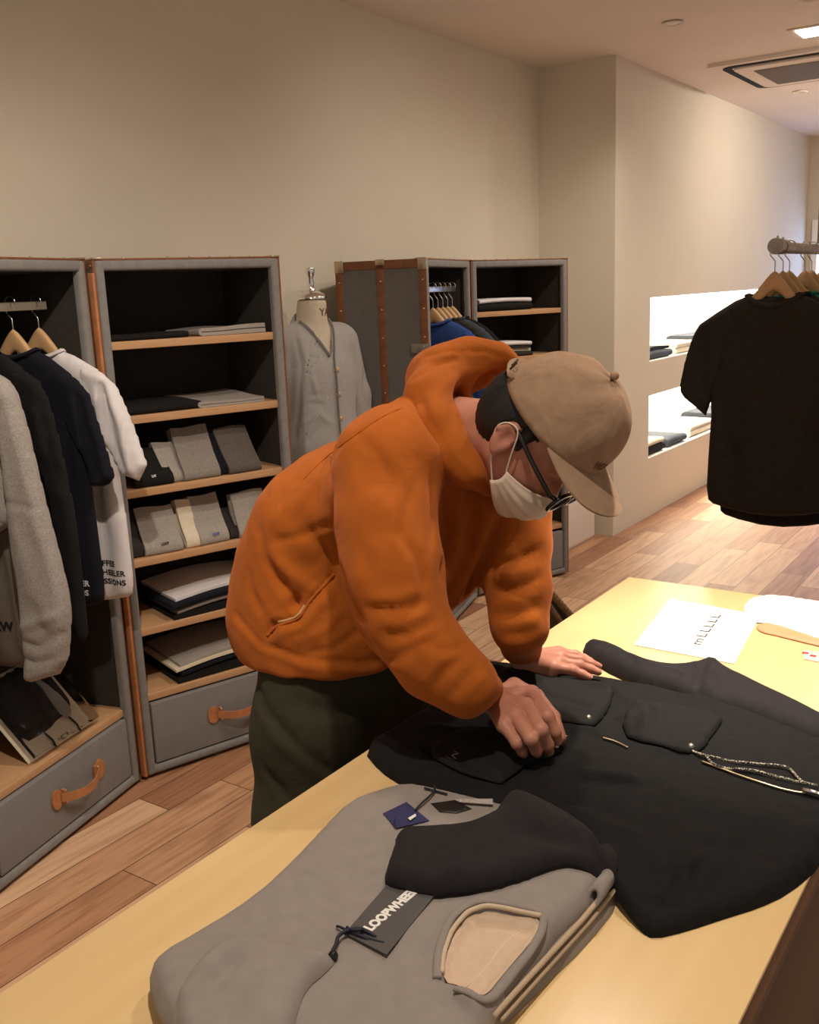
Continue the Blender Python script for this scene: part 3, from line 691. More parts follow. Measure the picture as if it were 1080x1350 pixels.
standing('charcoal folded shorts standing at the right of the third shelf', .395, .12, .15, SH[3], fabric('charcoal marl', (.12, .10, .085), .2, 200), seed=5, y0=.03, sx=-.12)
standing('dark folded shorts at the left end of the fourth shelf', .035, .05, .14, SH[4], M['charcoal'], seed=6, y0=.045)
standing('grey folded shorts with a black label, left on the fourth shelf', .085, .125, .145, SH[4], M['lightgrey'], seed=7, tagc=M['print_black'], lab_text='LOOP')
standing('cream folded shorts standing mid fourth shelf', .225, .05, .15, SH[4], M['cream'], seed=8, y0=.04)
standing('grey folded shorts with a blue label mid fourth shelf', .272, .105, .155, SH[4], M['lightgrey'], seed=9, tagc=plain('blue ink', (.05, .07, .4), .6), lab_text='LOOP', lean=.07)
standing('dark folded shorts behind the right pair on the fourth shelf', .385, .04, .10, SH[4], M['charcoal'], seed=10, y0=.04)
standing('pale grey folded shorts with a dark label, right on the fourth shelf', .415, .12, .15, SH[4], M['lightgrey'], seed=11, tagc=M['print_black'], lab_text='LOOP', lean=.04)
def stack(tr_, x0, w, y0, d, z, items, where, grp, sag=.016):
    for i, (mt, th, nl, nm) in enumerate(items):
        dx = .006*math.sin(i*2.3)+.02*(i % 2)*0; ins = .010*(i % 2)
        folded(nm, 'folded sweatshirt', 'folded_sweatshirt', tr_, x0+dx+ins, w-ins, y0+ins, d, z, th, nl, M[mt], grp, i+2.0, .0008, sag, sag0=sag if i else 0)
        z += th+.0005
stack(trA, .155, .40, .018, .30, SH[5], [('blackcloth', .014, 1, 'black folded sweatshirt at the bottom of the fifth shelf stack'), ('midgrey', .018, 2, 'grey folded sweatshirt above the black one on the fifth shelf'),
      ('navy', .024, 2, 'dark navy folded sweatshirt under the white one on the fifth shelf'), ('white', .012, 1, 'white folded sweatshirt topping the fifth shelf stack')], '', 'sweatshirts stacked on the fifth shelf')
stack(trA, .150, .41, .018, .30, SH[6], [('blackcloth', .020, 1, 'black folded sweatshirt at the bottom of the lowest shelf stack'), ('navy', .022, 2, 'navy folded sweatshirt in the lowest shelf stack'),
      ('cream', .010, 1, 'cream folded sweatshirt under the grey one on the lowest shelf'), ('lightgrey', .012, 1, 'light grey folded sweatshirt topping the lowest shelf stack')], '', 'sweatshirts stacked on the lowest shelf')
# far shelf trunk
stack(trD, .06, .34, .03, .28, SH[1], [('blackcloth', .035, 2, 'black folded shirt under the white one on the far top shelf'), ('white', .022, 2, 'white folded shirt on the far trunk top shelf')], '', 'folded shirts on the far top shelf', .005)
stack(trD, .06, .34, .03, .28, SH[2], [('charcoal', .02, 2, 'charcoal folded shirt at the bottom of the far second shelf'), ('cream', .016, 1, 'cream folded shirt in the far second shelf stack'), ('charcoal', .012, 1, 'thin dark folded shirt under the white one on the far second shelf'), ('white', .022, 2, 'white folded shirt topping the far second shelf')], '', 'folded shirts on the far second shelf', .005)
stack(trD, .06, .34, .03, .28, SH[5], [('navy', .03, 2, 'navy folded shirt on the far trunk fifth shelf')], '', None, .005)
# packaged sweatshirt leaning in the nearest trunk
q = loc2w(OL, UL, .385, .05, .268)
t = thing('packaged_sweatshirt', 'dark grey folded sweatshirt on a cream card in clear wrap, leaning in the nearest trunk', 'packaged garment', q, math.atan2(UL[1], UL[0]))
def lean_fr(V, tilt=math.radians(48)):
    V = np.array(V, float); c, s = math.cos(tilt), math.sin(tilt); return np.stack([V[:, 0], V[:, 1]*c-V[:, 2]*s*1.0, V[:, 1]*s+V[:, 2]*c], 1)
def lean_build(name, poly, z0, T, mat, **k):
    V, F = puff(poly, .012, T, .02, flat_bottom=True, sm=k.get('sm', 0), front=k.get('front')); V[:, 2] += z0; return mesh(name, lean_fr(V), F, mat, t, auto=50)
lean_build('card', [(-.15, 0), (.13, 0), (.13, .26), (-.15, .26)], 0, .006, M['cream'])
lean_build('sweatshirt', [(-.13, .055), (-.02, .05), (.03, .065), (.10, .06), (.115, .15), (.10, .255), (-.13, .255)], .006, .018, M['charcoal'], sm=1, front=folds2d([([(.0, .06), (.02, .16), (.0, .25)], .012, .02), ([(.05, .07), (.06, .2)], -.012, .014)]))
lean_build('light_garment', [(.03, .06), (.075, .05), (.09, .1), (.06, .2), (.03, .25), (.01, .18)], .02, .008, M['lightgrey'], sm=1)
for x in (-.04, .07): MB().tube(lean_fr([(x, -.003, .006), (x, .02, .011), (x-.008, .052, .012)]), .0028, 6).build('tag_pin', M['black'], t)
V, F = text_mesh('-- ---- - --', .012, .0003); V += np.array([-.02, .014, .0085]); mesh('print', lean_fr(V), F, M['print_black'], t, smooth=False)
m_, nt_, b_ = newmat('clear wrap'); setp(b_, Roughness=.08, Transmission_Weight=1.0, IOR=1.05); M['clear'] = m_
V, F = puff([(-.155, -.002), (.135, -.002), (.135, .265), (-.155, .265)], .02, .005, .02, front=lambda Q: .0025*wob(Q, 60, 3), sm=0); V[:, 2] += .0345; 
mesh('clear_wrap', lean_fr(V), F, m_, t)

# niche clothes
def niche(label, x, y, w, d, z, th, nl, mt, rz=0.0, grp='folded clothes in the lit wall niches'):
    return folded(label, 'folded garment', 'folded_garment', None, x, w, y, d, z, th, nl, M[mt], grp, x*7+y, .003, .006, rz=rz)
z1, z2 = 1.0155, .3905
# local x runs along +Y (rz=90deg) so the fold faces the room
def nitem(label, y, xf, w, d, z, th, nl, mt): o = folded(label, 'folded garment', 'folded_garment', None, 0, w, 0, d, z, th, nl, M[mt], 'folded clothes in the lit wall niches', y, .003, .006, rz=math.pi/2); o.location = (xf, y, z); return o
nitem('dark slate folded shirt at the front left of the upper niche', 6.12, -2.36, .42, .30, z1, .05, 2, 'slate'); nitem('thin black folded shirt on the slate one in the upper niche', 6.12, -2.36, .40, .28, z1+.052, .02, 1, 'navy')
nitem('cream folded shirt at the bottom of the upper niche stack', 6.66, -2.37, .48, .28, z1, .035, 2, 'cream'); nitem('cream folded shirt topping the stack in the upper niche', 6.66, -2.37, .46, .28, z1+.036, .035, 2, 'offwhite')
nitem('slate folded shirt further along the upper niche', 7.26, -2.37, .5, .28, z1, .09, 3, 'slate')
nitem('black folded shirt at the front left of the lower niche', 6.10, -2.36, .34, .30, z2, .055, 2, 'blackcloth'); nitem('cream folded shirt on the black one in the lower niche', 6.11, -2.36, .32, .28, z2+.056, .035, 2, 'cream')
nitem('slate folded shirt beside the black one in the lower niche', 6.50, -2.36, .36, .28, z2, .06, 2, 'slate')
nitem('long cream folded shirt in the lower niche', 6.98, -2.37, .56, .28, z2, .045, 2, 'cream'); nitem('off white folded shirt on the cream one in the lower niche', 7.00, -2.37, .52, .26, z2+.046, .03, 2, 'offwhite')
nitem('navy folded shirt at the far end of the lower niche', 7.62, -2.37, .5, .28, z2, .10, 3, 'slate')
# ------------------------------------------------------------ smooth solid bodies (distance fields -> one continuous mesh)
def smin(a, b, k): h = np.clip(.5+.5*(b-a)/k, 0, 1); return b*(1-h)+a*h-k*h*(1-h)
def smax(a, b, k): return -smin(-a, -b, k)
def cap(P, a, b, ra, rb):
    a = np.asarray(a, float); b = np.asarray(b, float); ab = b-a; t = np.clip(((P-a)@ab)/(ab@ab), 0, 1)
    return np.linalg.norm(P-(a+t[:, None]*ab), axis=1)-(ra+(rb-ra)*t)
def ell(P, c, r, R=None):
    Q = P-np.asarray(c, float); Q = Q@R if R is not None else Q
    r = np.asarray(r, float); k0 = np.linalg.norm(Q/r, axis=1); k1 = np.linalg.norm(Q/(r*r), axis=1)+1e-9; return k0*(k0-1)/k1
def chain(P, pts, k=.03):
    d = None
    for (a, ra), (b, rb) in zip(pts[:-1], pts[1:]):
        c = cap(P, a, b, ra, rb); d = c if d is None else smin(d, c, k)
    return d
def isosurf(f, lo, hi, h):
    lo = np.asarray(lo, float); n = [int(math.ceil((hi[i]-lo[i])/h))+1 for i in range(3)]
    X = [lo[i]+h*np.arange(n[i]) for i in range(3)]
    val = np.empty(n, np.float32); yy, zz = np.meshgrid(X[1], X[2], indexing='ij')
    B = max(1, 400000//yy.size)
    for i in range(0, n[0], B):
        xs = X[0][i:i+B]; P = np.stack([np.repeat(xs, yy.size), np.tile(yy.ravel(), len(xs)), np.tile(zz.ravel(), len(xs))], 1)
        val[i:i+B] = f(P).reshape(len(xs), *yy.shape)
    s = val < 0; acc = np.zeros([m-1 for m in n]+[3]); cnt = np.zeros([m-1 for m in n]); quads = []
    for ax in range(3):
        a = [slice(None)]*3; b = [slice(None)]*3; a[ax] = slice(0, -1); b[ax] = slice(1, None)
        va, vb = val[tuple(a)], val[tuple(b)]; cr = np.argwhere(s[tuple(a)] != s[tuple(b)])
        t = va[tuple(cr.T)]/(va[tuple(cr.T)]-vb[tuple(cr.T)]); p = cr.astype(float); p[:, ax] += t
        o1, o2 = [(ax+1) % 3, (ax+2) % 3]; q = []
        for d1, d2 in ((0, 0), (1, 0), (1, 1), (0, 1)):
            c = cr.copy(); c[:, o1] -= d1; c[:, o2] -= d2
            ok = np.all(c >= 0, 1) & np.all(c < np.array(n)-1, 1); cc = np.clip(c, 0, np.array(n)-2)
            np.add.at(acc, tuple(cc[ok].T), p[ok]); np.add.at(cnt, tuple(cc[ok].T), 1); q.append((cc, ok))
        ok = q[0][1] & q[1][1] & q[2][1] & q[3][1]; Q = np.stack([x[0] for x in q], 1)[ok]; fl = s[tuple(a)][tuple(cr.T)][ok]
        Q[~fl] = Q[~fl][:, ::-1]; quads.append(Q)
    Q = np.concatenate(quads); ids = -np.ones([m-1 for m in n], int); m = cnt > 0; ids[m] = np.arange(m.sum())
    V = lo+(acc[m]/cnt[m][:, None])*h; F = ids[tuple(Q.reshape(-1, 3).T)].reshape(-1, 4)
    return V, F
def vnormals(V, F):
    F = np.asarray(F); n = np.cross(V[F[:, 2]]-V[F[:, 0]], V[F[:, 3]]-V[F[:, 1]]); N = np.zeros_like(V)
    for k in range(4): np.add.at(N, F[:, k], n)
    return N/(np.linalg.norm(N, axis=1)[:, None]+1e-12)
def relax(V, F, it=2, lam=.5):
    F = np.asarray(F); E = np.vstack([F[:, [0, 1]], F[:, [1, 2]], F[:, [2, 3]], F[:, [3, 0]]])
    for _ in range(it):
        S = np.zeros_like(V); c = np.zeros(len(V)); np.add.at(S, E[:, 0], V[E[:, 1]]); np.add.at(S, E[:, 1], V[E[:, 0]]); np.add.at(c, E[:, 0], 1); np.add.at(c, E[:, 1], 1)
        V = V*(1-lam)+lam*S/c[:, None]
    return V
def polydist3(V, pl):
    best = np.full(len(V), 1e9)
    for a, b in zip(pl[:-1], pl[1:]):
        ab = b-a; t = np.clip(((V-a)@ab)/(ab@ab+1e-12), 0, 1); best = np.minimum(best, np.linalg.norm(V-(a+t[:, None]*ab), axis=1))
    return best
def crease(V, F, lines):
    """lines: photo polylines followed over the surface; each raises (+) or sinks (-) the cloth along it"""
    bv = BVHTree.FromPolygons([tuple(v) for v in V], [tuple(int(i) for i in f) for f in F]); N = vnormals(V, F); D = np.zeros(len(V)); cp = Vector(CPOS)
    for pl, amp, w in lines:
        P = dens_open(pl, 6); pts = []
        for x, y in P:
            h = bv.ray_cast(cp, Vector(ray(x, y)).normalized())
            if h[0] is not None: pts.append(np.array(h[0]))
        if len(pts) < 2: continue
        # split where the surface jumps
        run = [pts[0]]; runs = []
        for p in pts[1:]:
            if np.linalg.norm(p-run[-1]) > .05: runs.append(run); run = [p]
            else: run.append(p)
        runs.append(run); d = np.full(len(V), 1e9)
        tot = max(sum(len(r) for r in runs), 1)
        for r in runs:
            if len(r) > 1: d = np.minimum(d, polydist3(V, r))
        e0 = np.linalg.norm(V-pts[0], axis=1); e1 = np.linalg.norm(V-pts[-1], axis=1)
        taper = np.clip(np.minimum(e0, e1)/(2.2*w)+.25, 0, 1)
        D += (amp*.72 if amp > 0 else amp*.9)*np.exp(-(d/(w*.82))**2)*taper
    return V+N*D[:, None]
def dens_open(pl, step):
    out = [np.array(pl[0], float)]
    for a, b in zip(pl[:-1], pl[1:]):
        a = np.array(a, float); b = np.array(b, float); n = max(1, int(np.linalg.norm(b-a)/step)); out += [a+(b-a)*k/n for k in range(1, n+1)]
    return np.array(out)

# ------------------------------------------------------------ the person
skin = None
def skinmat():
    m, nt, b = newmat('skin'); setp(b, Roughness=.5, Subsurface_Weight=.12, Specular_IOR_Level=.35)
    b.inputs['Subsurface Radius'].default_value = (.012, .004, .002); b.inputs['Subsurface Scale'].default_value = .6
    n = noise(nt, 22, 5); r = ramp(nt, [(.3, (.43, .18, .12)), (.7, (.52, .24, .16))]); nt.links.new(n.outputs[0], r.inputs[0]); nt.links.new(r.outputs[0], b.inputs['Base Color'])
    f = noise(nt, 260, 4); bump(nt, b, f.outputs[0], .25, .0006); return m
M['skin'] = skinmat()
M['hoodie'] = fabric('burnt orange sweatcloth', (.365, .092, .009), .07, 30, .95, .45, .3, 700, soft=.35)
M['pants'] = fabric('dark olive twill', (.036, .033, .018), .1, 40, .85, .15, .3, 800, soft=.4)
M['cap'] = fabric('washed beige twill', (.33, .215, .135), .08, 50, .9, .2, .4, 900, soft=.6)
M['hair'] = plain('black hair', (.006, .0055, .005), .62, 0, .2, 80)
M['mask'] = fabric('white pleated mask fabric', (.74, .62, .50), .03, 60, .85, .1, .2, 700)
per = thing('person', 'person in orange hoodie, beige cap, glasses and white mask leaning over the table', 'person', (-1.25, 1.5, 0))

# head frame: F the way the face points, U crown, L the side towards the camera
HF = np.array([.655, -.02, -.755]); HF /= np.linalg.norm(HF); HL = np.array([-.02, -1.0, .10]); HL -= HF*(HL@HF); HL /= np.linalg.norm(HL); HU = np.cross(HF, HL); HU = HU if HU[2] > 0 else -HU
RC = dep(736, 551, 1.66)                     # centre of the cap's rim
HC = RC-HU*.052-HF*.003
def hp(f, u, l): return HC+HF*f+HU*u+HL*l
HR = np.stack([HF, HU, HL], 1)
def toHead(P): return (P-HC)@HR
NB = dep(598, 572, 1.83)                     # base of the neck
WR = atz(648, 922, .825); WL_ = atz(688, 868, .802)
SR, SLh = dep(512, 612, 1.71), dep(668, 640, 1.93)
ELr, ELl = dep(532, 812, 1.62), dep(684, 775, 1.87)
# ---- body: head, neck and both hands in one surface (arms run inside the sleeves)
def hand_right():
    Z = lambda x, y, z: atz(x, y, z)
    mcp = [Z(702, 914, .838), Z(695, 931, .842), Z(681, 946, .838), Z(665, 957, .828)]
    pip = [Z(722, 945, .836), Z(713, 962, .838), Z(700, 974, .828), Z(682, 980, .812)]
    dip = [Z(732, 965, .812), Z(722, 982, .808), Z(707, 989, .802), Z(689, 991, .795)]
    tip = [Z(735, 977, .794), Z(724, 990, .790), Z(708, 993, .788), Z(691, 994, .786)]
    th = [Z(678, 905, .815), Z(708, 918, .806), Z(730, 945, .797), Z(740, 972, .790)]
    return mcp, pip, dip, tip, th, WR, (.0105, .0107, .0102, .0090)
def hand_left():
    Z = lambda x, y, z: atz(x, y, z)
    mcp = [Z(731, 880, .802), Z(739, 873, .806), Z(741, 866, .805), Z(739, 860, .800)]
    pip = [Z(755, 884, .797), Z(764, 877, .800), Z(766, 870, .799), Z(759, 863, .795)]
    dip = [Z(768, 889, .791), Z(779, 882, .792), Z(780, 875, .792), Z(770, 867, .790)]
    tip = [Z(777, 893, .787), Z(789, 886, .787), Z(789, 878, .787), Z(779, 871, .787)]
    th = [Z(694, 872, .797), Z(708, 880, .793), Z(719, 885, .789), Z(727, 889, .787)]
    return mcp, pip, dip, tip, th, WL_, (.0092, .0094, .0090, .0080)
def hand_sdf(P, H, elbow):
    mcp, pip, dip, tip, th, W, rr = H
    d = cap(P, elbow+(W-elbow)*.55, W, .034, .0255)
    for i, m in enumerate(mcp):
        w2 = W+(m-W)*.12; d = smin(d, cap(P, w2, W+(m-W)*.94, .0165, .0128), .014)
    fing = None
    for i in range(4):
        r = rr[i]; g = chain(P, [(W+(mcp[i]-W)*.75, r*1.1), (mcp[i], r*1.16), (pip[i], r*1.05), (dip[i], r*.94), (tip[i], r*.80)], .004)
        g = smin(g, np.linalg.norm(P-pip[i], axis=1)-r*1.10, .004)
        fing = g if fing is None else smin(fing, g, .0022)
    d = smin(d, fing, .009)
    t = chain(P, [(W+(th[0]-W)*.5, .015), (th[0], .0155), (th[1], .0125), (th[2], .0108), (th[3], .009)], .006)
    return smin(d, t, .010)
def body_sdf(P):
    Q = toHead(P)                                                   # f, u, l
    d = ell(Q, (-.014, .028, 0), (.096, .098, .078))                 # skull
    d = smin(d, ell(Q, (.034, -.040, 0), (.060, .080, .064)), .03)   # face
    d = smin(d, ell(Q, (.054, -.095, 0), (.032, .030, .034)), .03)   # chin
    d = smin(d, cap(Q, (-.012, -.060, .050), (.050, -.100, .026), .014, .014), .02)
    d = smin(d, cap(Q, (-.012, -.060, -.050), (.050, -.100, -.026), .014, .014), .02)
    d = smin(d, cap(Q, (.080, -.006, 0), (.092, -.046, 0), .009, .013), .012)   # nose
    for s in (-1, 1):
        d = smin(d, ell(Q, (.088, -.050, s*.012), (.009, .007, .008)), .006)
        d = smin(d, cap(Q, (.080, .010, s*.014), (.068, .008, s*.048), .010, .009), .014)  # brow
        d = smax(d, -ell(Q, (.092, -.012, s*.032), (.014, .011, .016)), .012)                # socket
        d = smin(d, ell(Q, (.072, -.014, s*.032), (.013, .012, .014)), .004)                 # lid
        # ear: rim, lobe, hollow
        e = ell(Q, (-.014, -.012, s*.082), (.020, .032, .010)); e = smax(e, -ell(Q, (-.008, -.008, s*.093), (.011, .019, .009)), .004)
        e = smin(e, cap(Q, (-.022, .014, s*.088), (-.033, -.006, s*.090), .004, .004), .006); e = smin(e, cap(Q, (-.022, .014, s*.088), (-.006, .019, s*.084), .004, .0035), .006)
        e = smin(e, np.linalg.norm(Q-np.array([-.008, -.040, s*.079]), axis=1)-.0085, .008); e = smin(e, cap(Q, (-.002, -.010, s*.079), (-.002, -.016, s*.084), .004, .0045), .003)
        d = smin(d, e, .005)
    d = smin(d, cap(Q, (.080, -.078, -.018), (.080, -.078, .018), .007, .007), .008)   # lips
    d = smax(d, -cap(Q, (.0885, -.078, -.016), (.0885, -.078, .016), .0014, .0014), .003)
    neck = smin(cap(P, NB, hp(-.038, -.045, 0), .070, .057), cap(P, hp(-.02, -.06, 0), NB+np.array([.06, 0, -.05]), .045, .05), .03)
    d = smin(d, neck, .022)
    return d
V, F = isosurf(body_sdf, HC-np.array([.36, .20, .20]), HC+np.array([.17, .20, .20]), .0042)
V2, F2 = isosurf(lambda P: hand_sdf(P, hand_right(), ELr), WR-np.array([.16, .17, .075]), WR+np.array([.16, .15, .09]), .0026)
V3, F3 = isosurf(lambda P: hand_sdf(P, hand_left(), ELl), WL_-np.array([.10, .12, .075]), WL_+np.array([.20, .16, .14]), .0026)
# arms and trunk inside the clothes joining head and hands
def core_sdf(P):
    d = chain(P, [(hp(-.03, -.06, 0), .045), (NB, .055), (dep(560, 640, 1.93), .07), (dep(460, 760, 2.06), .08), (dep(440, 850, 2.10), .08)], .02)
    d = smin(d, chain(P, [(NB, .04), (SR, .035), (ELr, .030), (WR, .023)], .01), .01); d = smin(d, chain(P, [(NB, .04), (SLh, .035), (ELl, .028), (WL_, .022)], .03), .02)
    return d
V4, F4 = isosurf(core_sdf, (-1.50, 1.0, .72), (-.60, 1.95, 1.42), .014)
V = relax(V, F, 1, .4); V2 = relax(V2, F2, 1, .4); V3 = relax(V3, F3, 1, .4)
bm_ = MB().add(V, F).add(V2, F2).add(V3, F3).add(V4, F4)
bm_.build('skin_body', M['skin'], per, auto=None, world=True)
# nails
nm = MB()
for H in (hand_right(), hand_left()):
    mcp, pip, dip, tip, th, W, rr = H
    for a, b, r in [(dip[i], tip[i], rr[i]) for i in range(4)]+[(th[2], th[3], .0105)]:
        ax = (b-a)/np.linalg.norm(b-a); up = np.array([0, 0, 1.0]); up = up-ax*(up@ax)
        pal = (a-mcp[1]); 
        if np.linalg.norm(up) < .3: up = -ax+np.array([0, 0, 1.0])
        up = np.array([0, 0, 1.0])-ax*ax[2]; up /= np.linalg.norm(up); sd = np.cross(ax, up); c = b+up*(r*.62)+ax*r*.05
        vv = []; ff = []
        for i in range(5):
            for j in range(5):
                u_, v_ = (i/4-.5)*2, (j/4-.5)*2; vv.append(c+ax*u_*r*.62+sd*v_*r*.52*(1-.25*max(0, u_)**2)-up*(r*.22*v_*v_+r*.10*u_*u_))
        for i in range(4):
            for j in range(4): ff.append((i*5+j, i*5+j+1, i*5+j+6, i*5+j+5))
        nm.add(vv, ff)
nm.build('fingernail', plain('nail', (.66, .38, .31), .3), per, auto=None, world=True)

# ---- hoodie
hoodie_hem_n = np.array([0, 0, 1.0]); hoodie_hem_n /= np.linalg.norm(hoodie_hem_n)
HIP = dep(425, 800, 2.12); HP2 = dep(455, 838, 2.08); BEL = dep(505, 775, 1.98); MID = dep(440, 700, 2.06); CH = dep(545, 632, 1.92); UB = dep(585, 585, 1.86)
hem0 = np.array([-1.25, 1.4, .795])
RY90 = np.array([[1, 0, 0], [0, 1, 0], [0, 0, 1.0]])
def rot_xz(a): c, s = math.cos(a), math.sin(a); return np.array([[c, 0, s], [0, 1, 0], [-s, 0, c]])
def hoodie_sdf(P):
    R = rot_xz(math.radians(38))
    d = ell(P, HIP, (.175, .225, .19), rot_xz(math.radians(12)))
    d = smin(d, ell(P, MID, (.155, .205, .21), R), .08)
    d = smin(d, ell(P, CH, (.125, .205, .17), rot_xz(math.radians(50))), .08)
    d = smin(d, cap(P, BEL, dep(560, 735, 1.95), .115, .105), .07)
    d = smin(d, cap(P, dep(560, 735, 1.95), dep(655, 655, 1.86), .10, .06), .06)
    d = smin(d, chain(P, [(dep(560, 585, 1.80), .095), (SR, .090), (dep(508, 690, 1.665), .079), (dep(520, 760, 1.635), .077), (ELr, .068), (dep(572, 868, 1.59), .060), (dep(615, 902, 1.575), .045), (WR+(ELr-WR)*.10, .036)], .035), .055)
    d = smin(d, chain(P, [(dep(640, 600, 1.9), .085), (SLh, .088), (dep(680, 715, 1.90), .066), (ELl, .060), (dep(684, 825, 1.85), .048), (WL_+(ELl-WL_)*.16, .040)], .03), .035)
    d = smin(d, ell(P, HP2+np.array([-.0, 0, -.04]), (.185, .222, .30)), .04)
    # cut below the hem
    d = smax(d, -((P-hem0)@hoodie_hem_n), .012)
    # cuffs end flat at the wrist
    for W, E in ((WR, ELr), (WL_, ELl)):
        ax = (W-E)/np.linalg.norm(W-E); near = np.linalg.norm(P-W, axis=1) < .12
        c = (P-(W-ax*.012))@ax; d = np.where(near, smax(d, c, .006), d)
    # room for the neck
    d = smax(d, -cap(P, NB+np.array([.02, 0, .01]), hp(-.03, -.06, 0), .074, .085), .02)
    return d
def hoodshape(P):
    pts = [(dep(688, 492, 1.86), .016), (dep(655, 474, 1.86), .026), (dep(618, 474, 1.86), .036), (dep(585, 490, 1.84), .040), (dep(568, 520, 1.78), .040), (dep(578, 562, 1.72), .036), (dep(596, 598, 1.70), .029), (dep(618, 622, 1.70), .022), (dep(645, 640, 1.73), .016)]
    d = chain(P, pts, .035)
    far = [(dep(688, 492, 1.86), .016), (dep(700, 520, 1.93), .03), (dep(700, 570, 1.95), .034), (dep(690, 620, 1.90), .03), (dep(645, 640, 1.73), .016)]
    d = smin(d, chain(P, far, .03), .02)
    bag = smin(cap(P, dep(575, 500, 1.90), dep(570, 545, 1.84), .052, .055), cap(P, dep(625, 485, 1.93), dep(575, 500, 1.90), .045, .052), .03)
    d = smin(d, bag, .04)
    d = smin(d, cap(P, dep(585, 570, 1.85), dep(610, 600, 1.86), .085, .07), .02)
    d = smax(d, -cap(P, dep(612, 556, 1.80), dep(735, 575, 1.70), .066, .082), .014)
    d = smax(d, -cap(P, dep(640, 505, 1.87), dep(720, 500, 1.78), .026, .05), .014)
    return d
V, F = isosurf(hoodie_sdf, (-1.62, .98, .76), (-.62, 2.05, 1.50), .0068)
V = relax(V, F, 2, .5)
N = vnormals(V, F)
V = V+N*(.0035*wob(V, 16, 1.0)+.002*wob(V, 40, 4.0))[:, None]
G = -1
CR_L = [
 ([(352, 838), (362, 822), (392, 818), (402, 800), (424, 774), (440, 756)], -.016, .007), ([(356, 846), (380, 832), (400, 826), (415, 806), (436, 784)], .008, .012),
 ([(378, 806), (388, 796), (398, 786)], -.030, .014), ([(352, 742), (364, 762), (382, 784), (392, 800)], -.013, .012), ([(360, 730), (378, 752), (400, 772)], .009, .014),
 ([(338, 690), (346, 725), (352, 742)], -.008, .014), ([(402, 700), (425, 725), (440, 748)], -.008, .014), ([(330, 760), (350, 800), (380, 838)], .007, .016), ([(322, 740), (338, 790), (352, 815)], -.006, .014),
 ([(308, 806), (340, 846), (400, 868), (470, 874), (520, 868)], -.005, .006), ([(304, 815), (345, 857), (400, 880), (480, 885), (540, 878)], .005, .010),
 ([(440, 665), (438, 700), (446, 740), (460, 790), (480, 825)], -.010, .012), ([(425, 700), (436, 760), (455, 815), (500, 862)], -.008, .016),
 ([(400, 632), (430, 602), (470, 572), (505, 548), (530, 538)], -.0035, .005),
 ([(540, 500), (552, 535), (574, 570), (600, 606), (634, 640)], -.014, .011),
 ([(437, 690), (400, 705), (360, 715)], -.006, .010), ([(445, 735), (425, 760), (405, 775)], -.005, .008), ([(430, 620), (400, 660), (350, 690)], .005, .018), ([(455, 800), (430, 830), (380, 850)], .006, .012), ([(470, 835), (440, 855), (400, 862)], -.006, .008), ([(500, 640), (470, 720), (470, 780)], .005, .014), ([(545, 640), (530, 700), (520, 760)], -.005, .012), ([(450, 580), (420, 640), (415, 700)], -.004, .014),
 # elbow folds of the near sleeve
 ([(486, 802), (520, 803), (548, 800), (562, 790)], -0.0093, .010), ([(482, 790), (520, 789), (556, 778)], 0.0062, .012), ([(500, 822), (532, 822), (566, 806)], 0.0056, .010),
 ([(505, 838), (540, 836), (575, 818)], -0.0068, .009), ([(530, 706), (552, 735), (560, 765), (556, 790)], -0.0087, .012), ([(515, 700), (535, 735), (542, 775)], 0.0056, .014), ([(520, 870), (548, 852), (580, 838)], -0.0062, .009), ([(515, 856), (545, 846), (578, 828)], 0.0050, .010),
 ([(560, 850), (590, 858), (612, 850)], -0.0062, .009), ([(575, 905), (588, 885), (610, 868)], -0.0068, .008), ([(560, 895), (578, 872), (600, 860)], 0.0050, .009), ([(598, 916), (610, 898), (628, 880)], -0.0050, .007), ([(610, 925), (624, 905), (644, 888)], 0.0037, .007),
 ([(470, 640), (490, 700), (500, 760)], 0.0043, .022), ([(495, 600), (540, 650), (560, 700)], -0.0037, .016),
 # chest folds
 ([(588, 640), (590, 700), (584, 760)], -.013, .010), ([(604, 640), (606, 700), (596, 760)], .010, .011), ([(628, 665), (620, 720), (592, 790)], -.013, .010), ([(645, 680), (628, 735), (598, 800)], .010, .010),
 ([(660, 684), (640, 735), (600, 812)], -.014, .009), ([(676, 690), (652, 745), (606, 818)], .008, .009), ([(570, 620), (572, 680), (570, 730)], -.008, .012),
 # far sleeve
 ([(646, 745), (680, 738), (714, 722)], -0.0066, .008), ([(648, 760), (682, 756), (716, 744)], 0.0044, .009), ([(650, 778), (684, 774), (714, 762)], -0.0060, .008), ([(650, 796), (684, 792), (712, 782)], 0.0044, .008), ([(652, 812), (684, 808), (712, 800)], -0.0055, .007),
 ([(655, 826), (686, 824), (710, 816)], 0.0044, .007), ([(660, 838), (688, 836), (708, 830)], -0.0050, .006), ([(664, 850), (688, 848), (708, 842)], 0.0033, .006),
 ([(470, 575), (500, 600), (512, 640)], -.004, .012),
]
V = crease(V, F, CR_L)
V = relax(V, F, 1, .3)
hd = mesh('hoodie', V, F, M['hoodie'], per, world=True)
bh = BVHTree.FromPolygons([tuple(v) for v in V], [tuple(int(i) for i in f) for f in F])
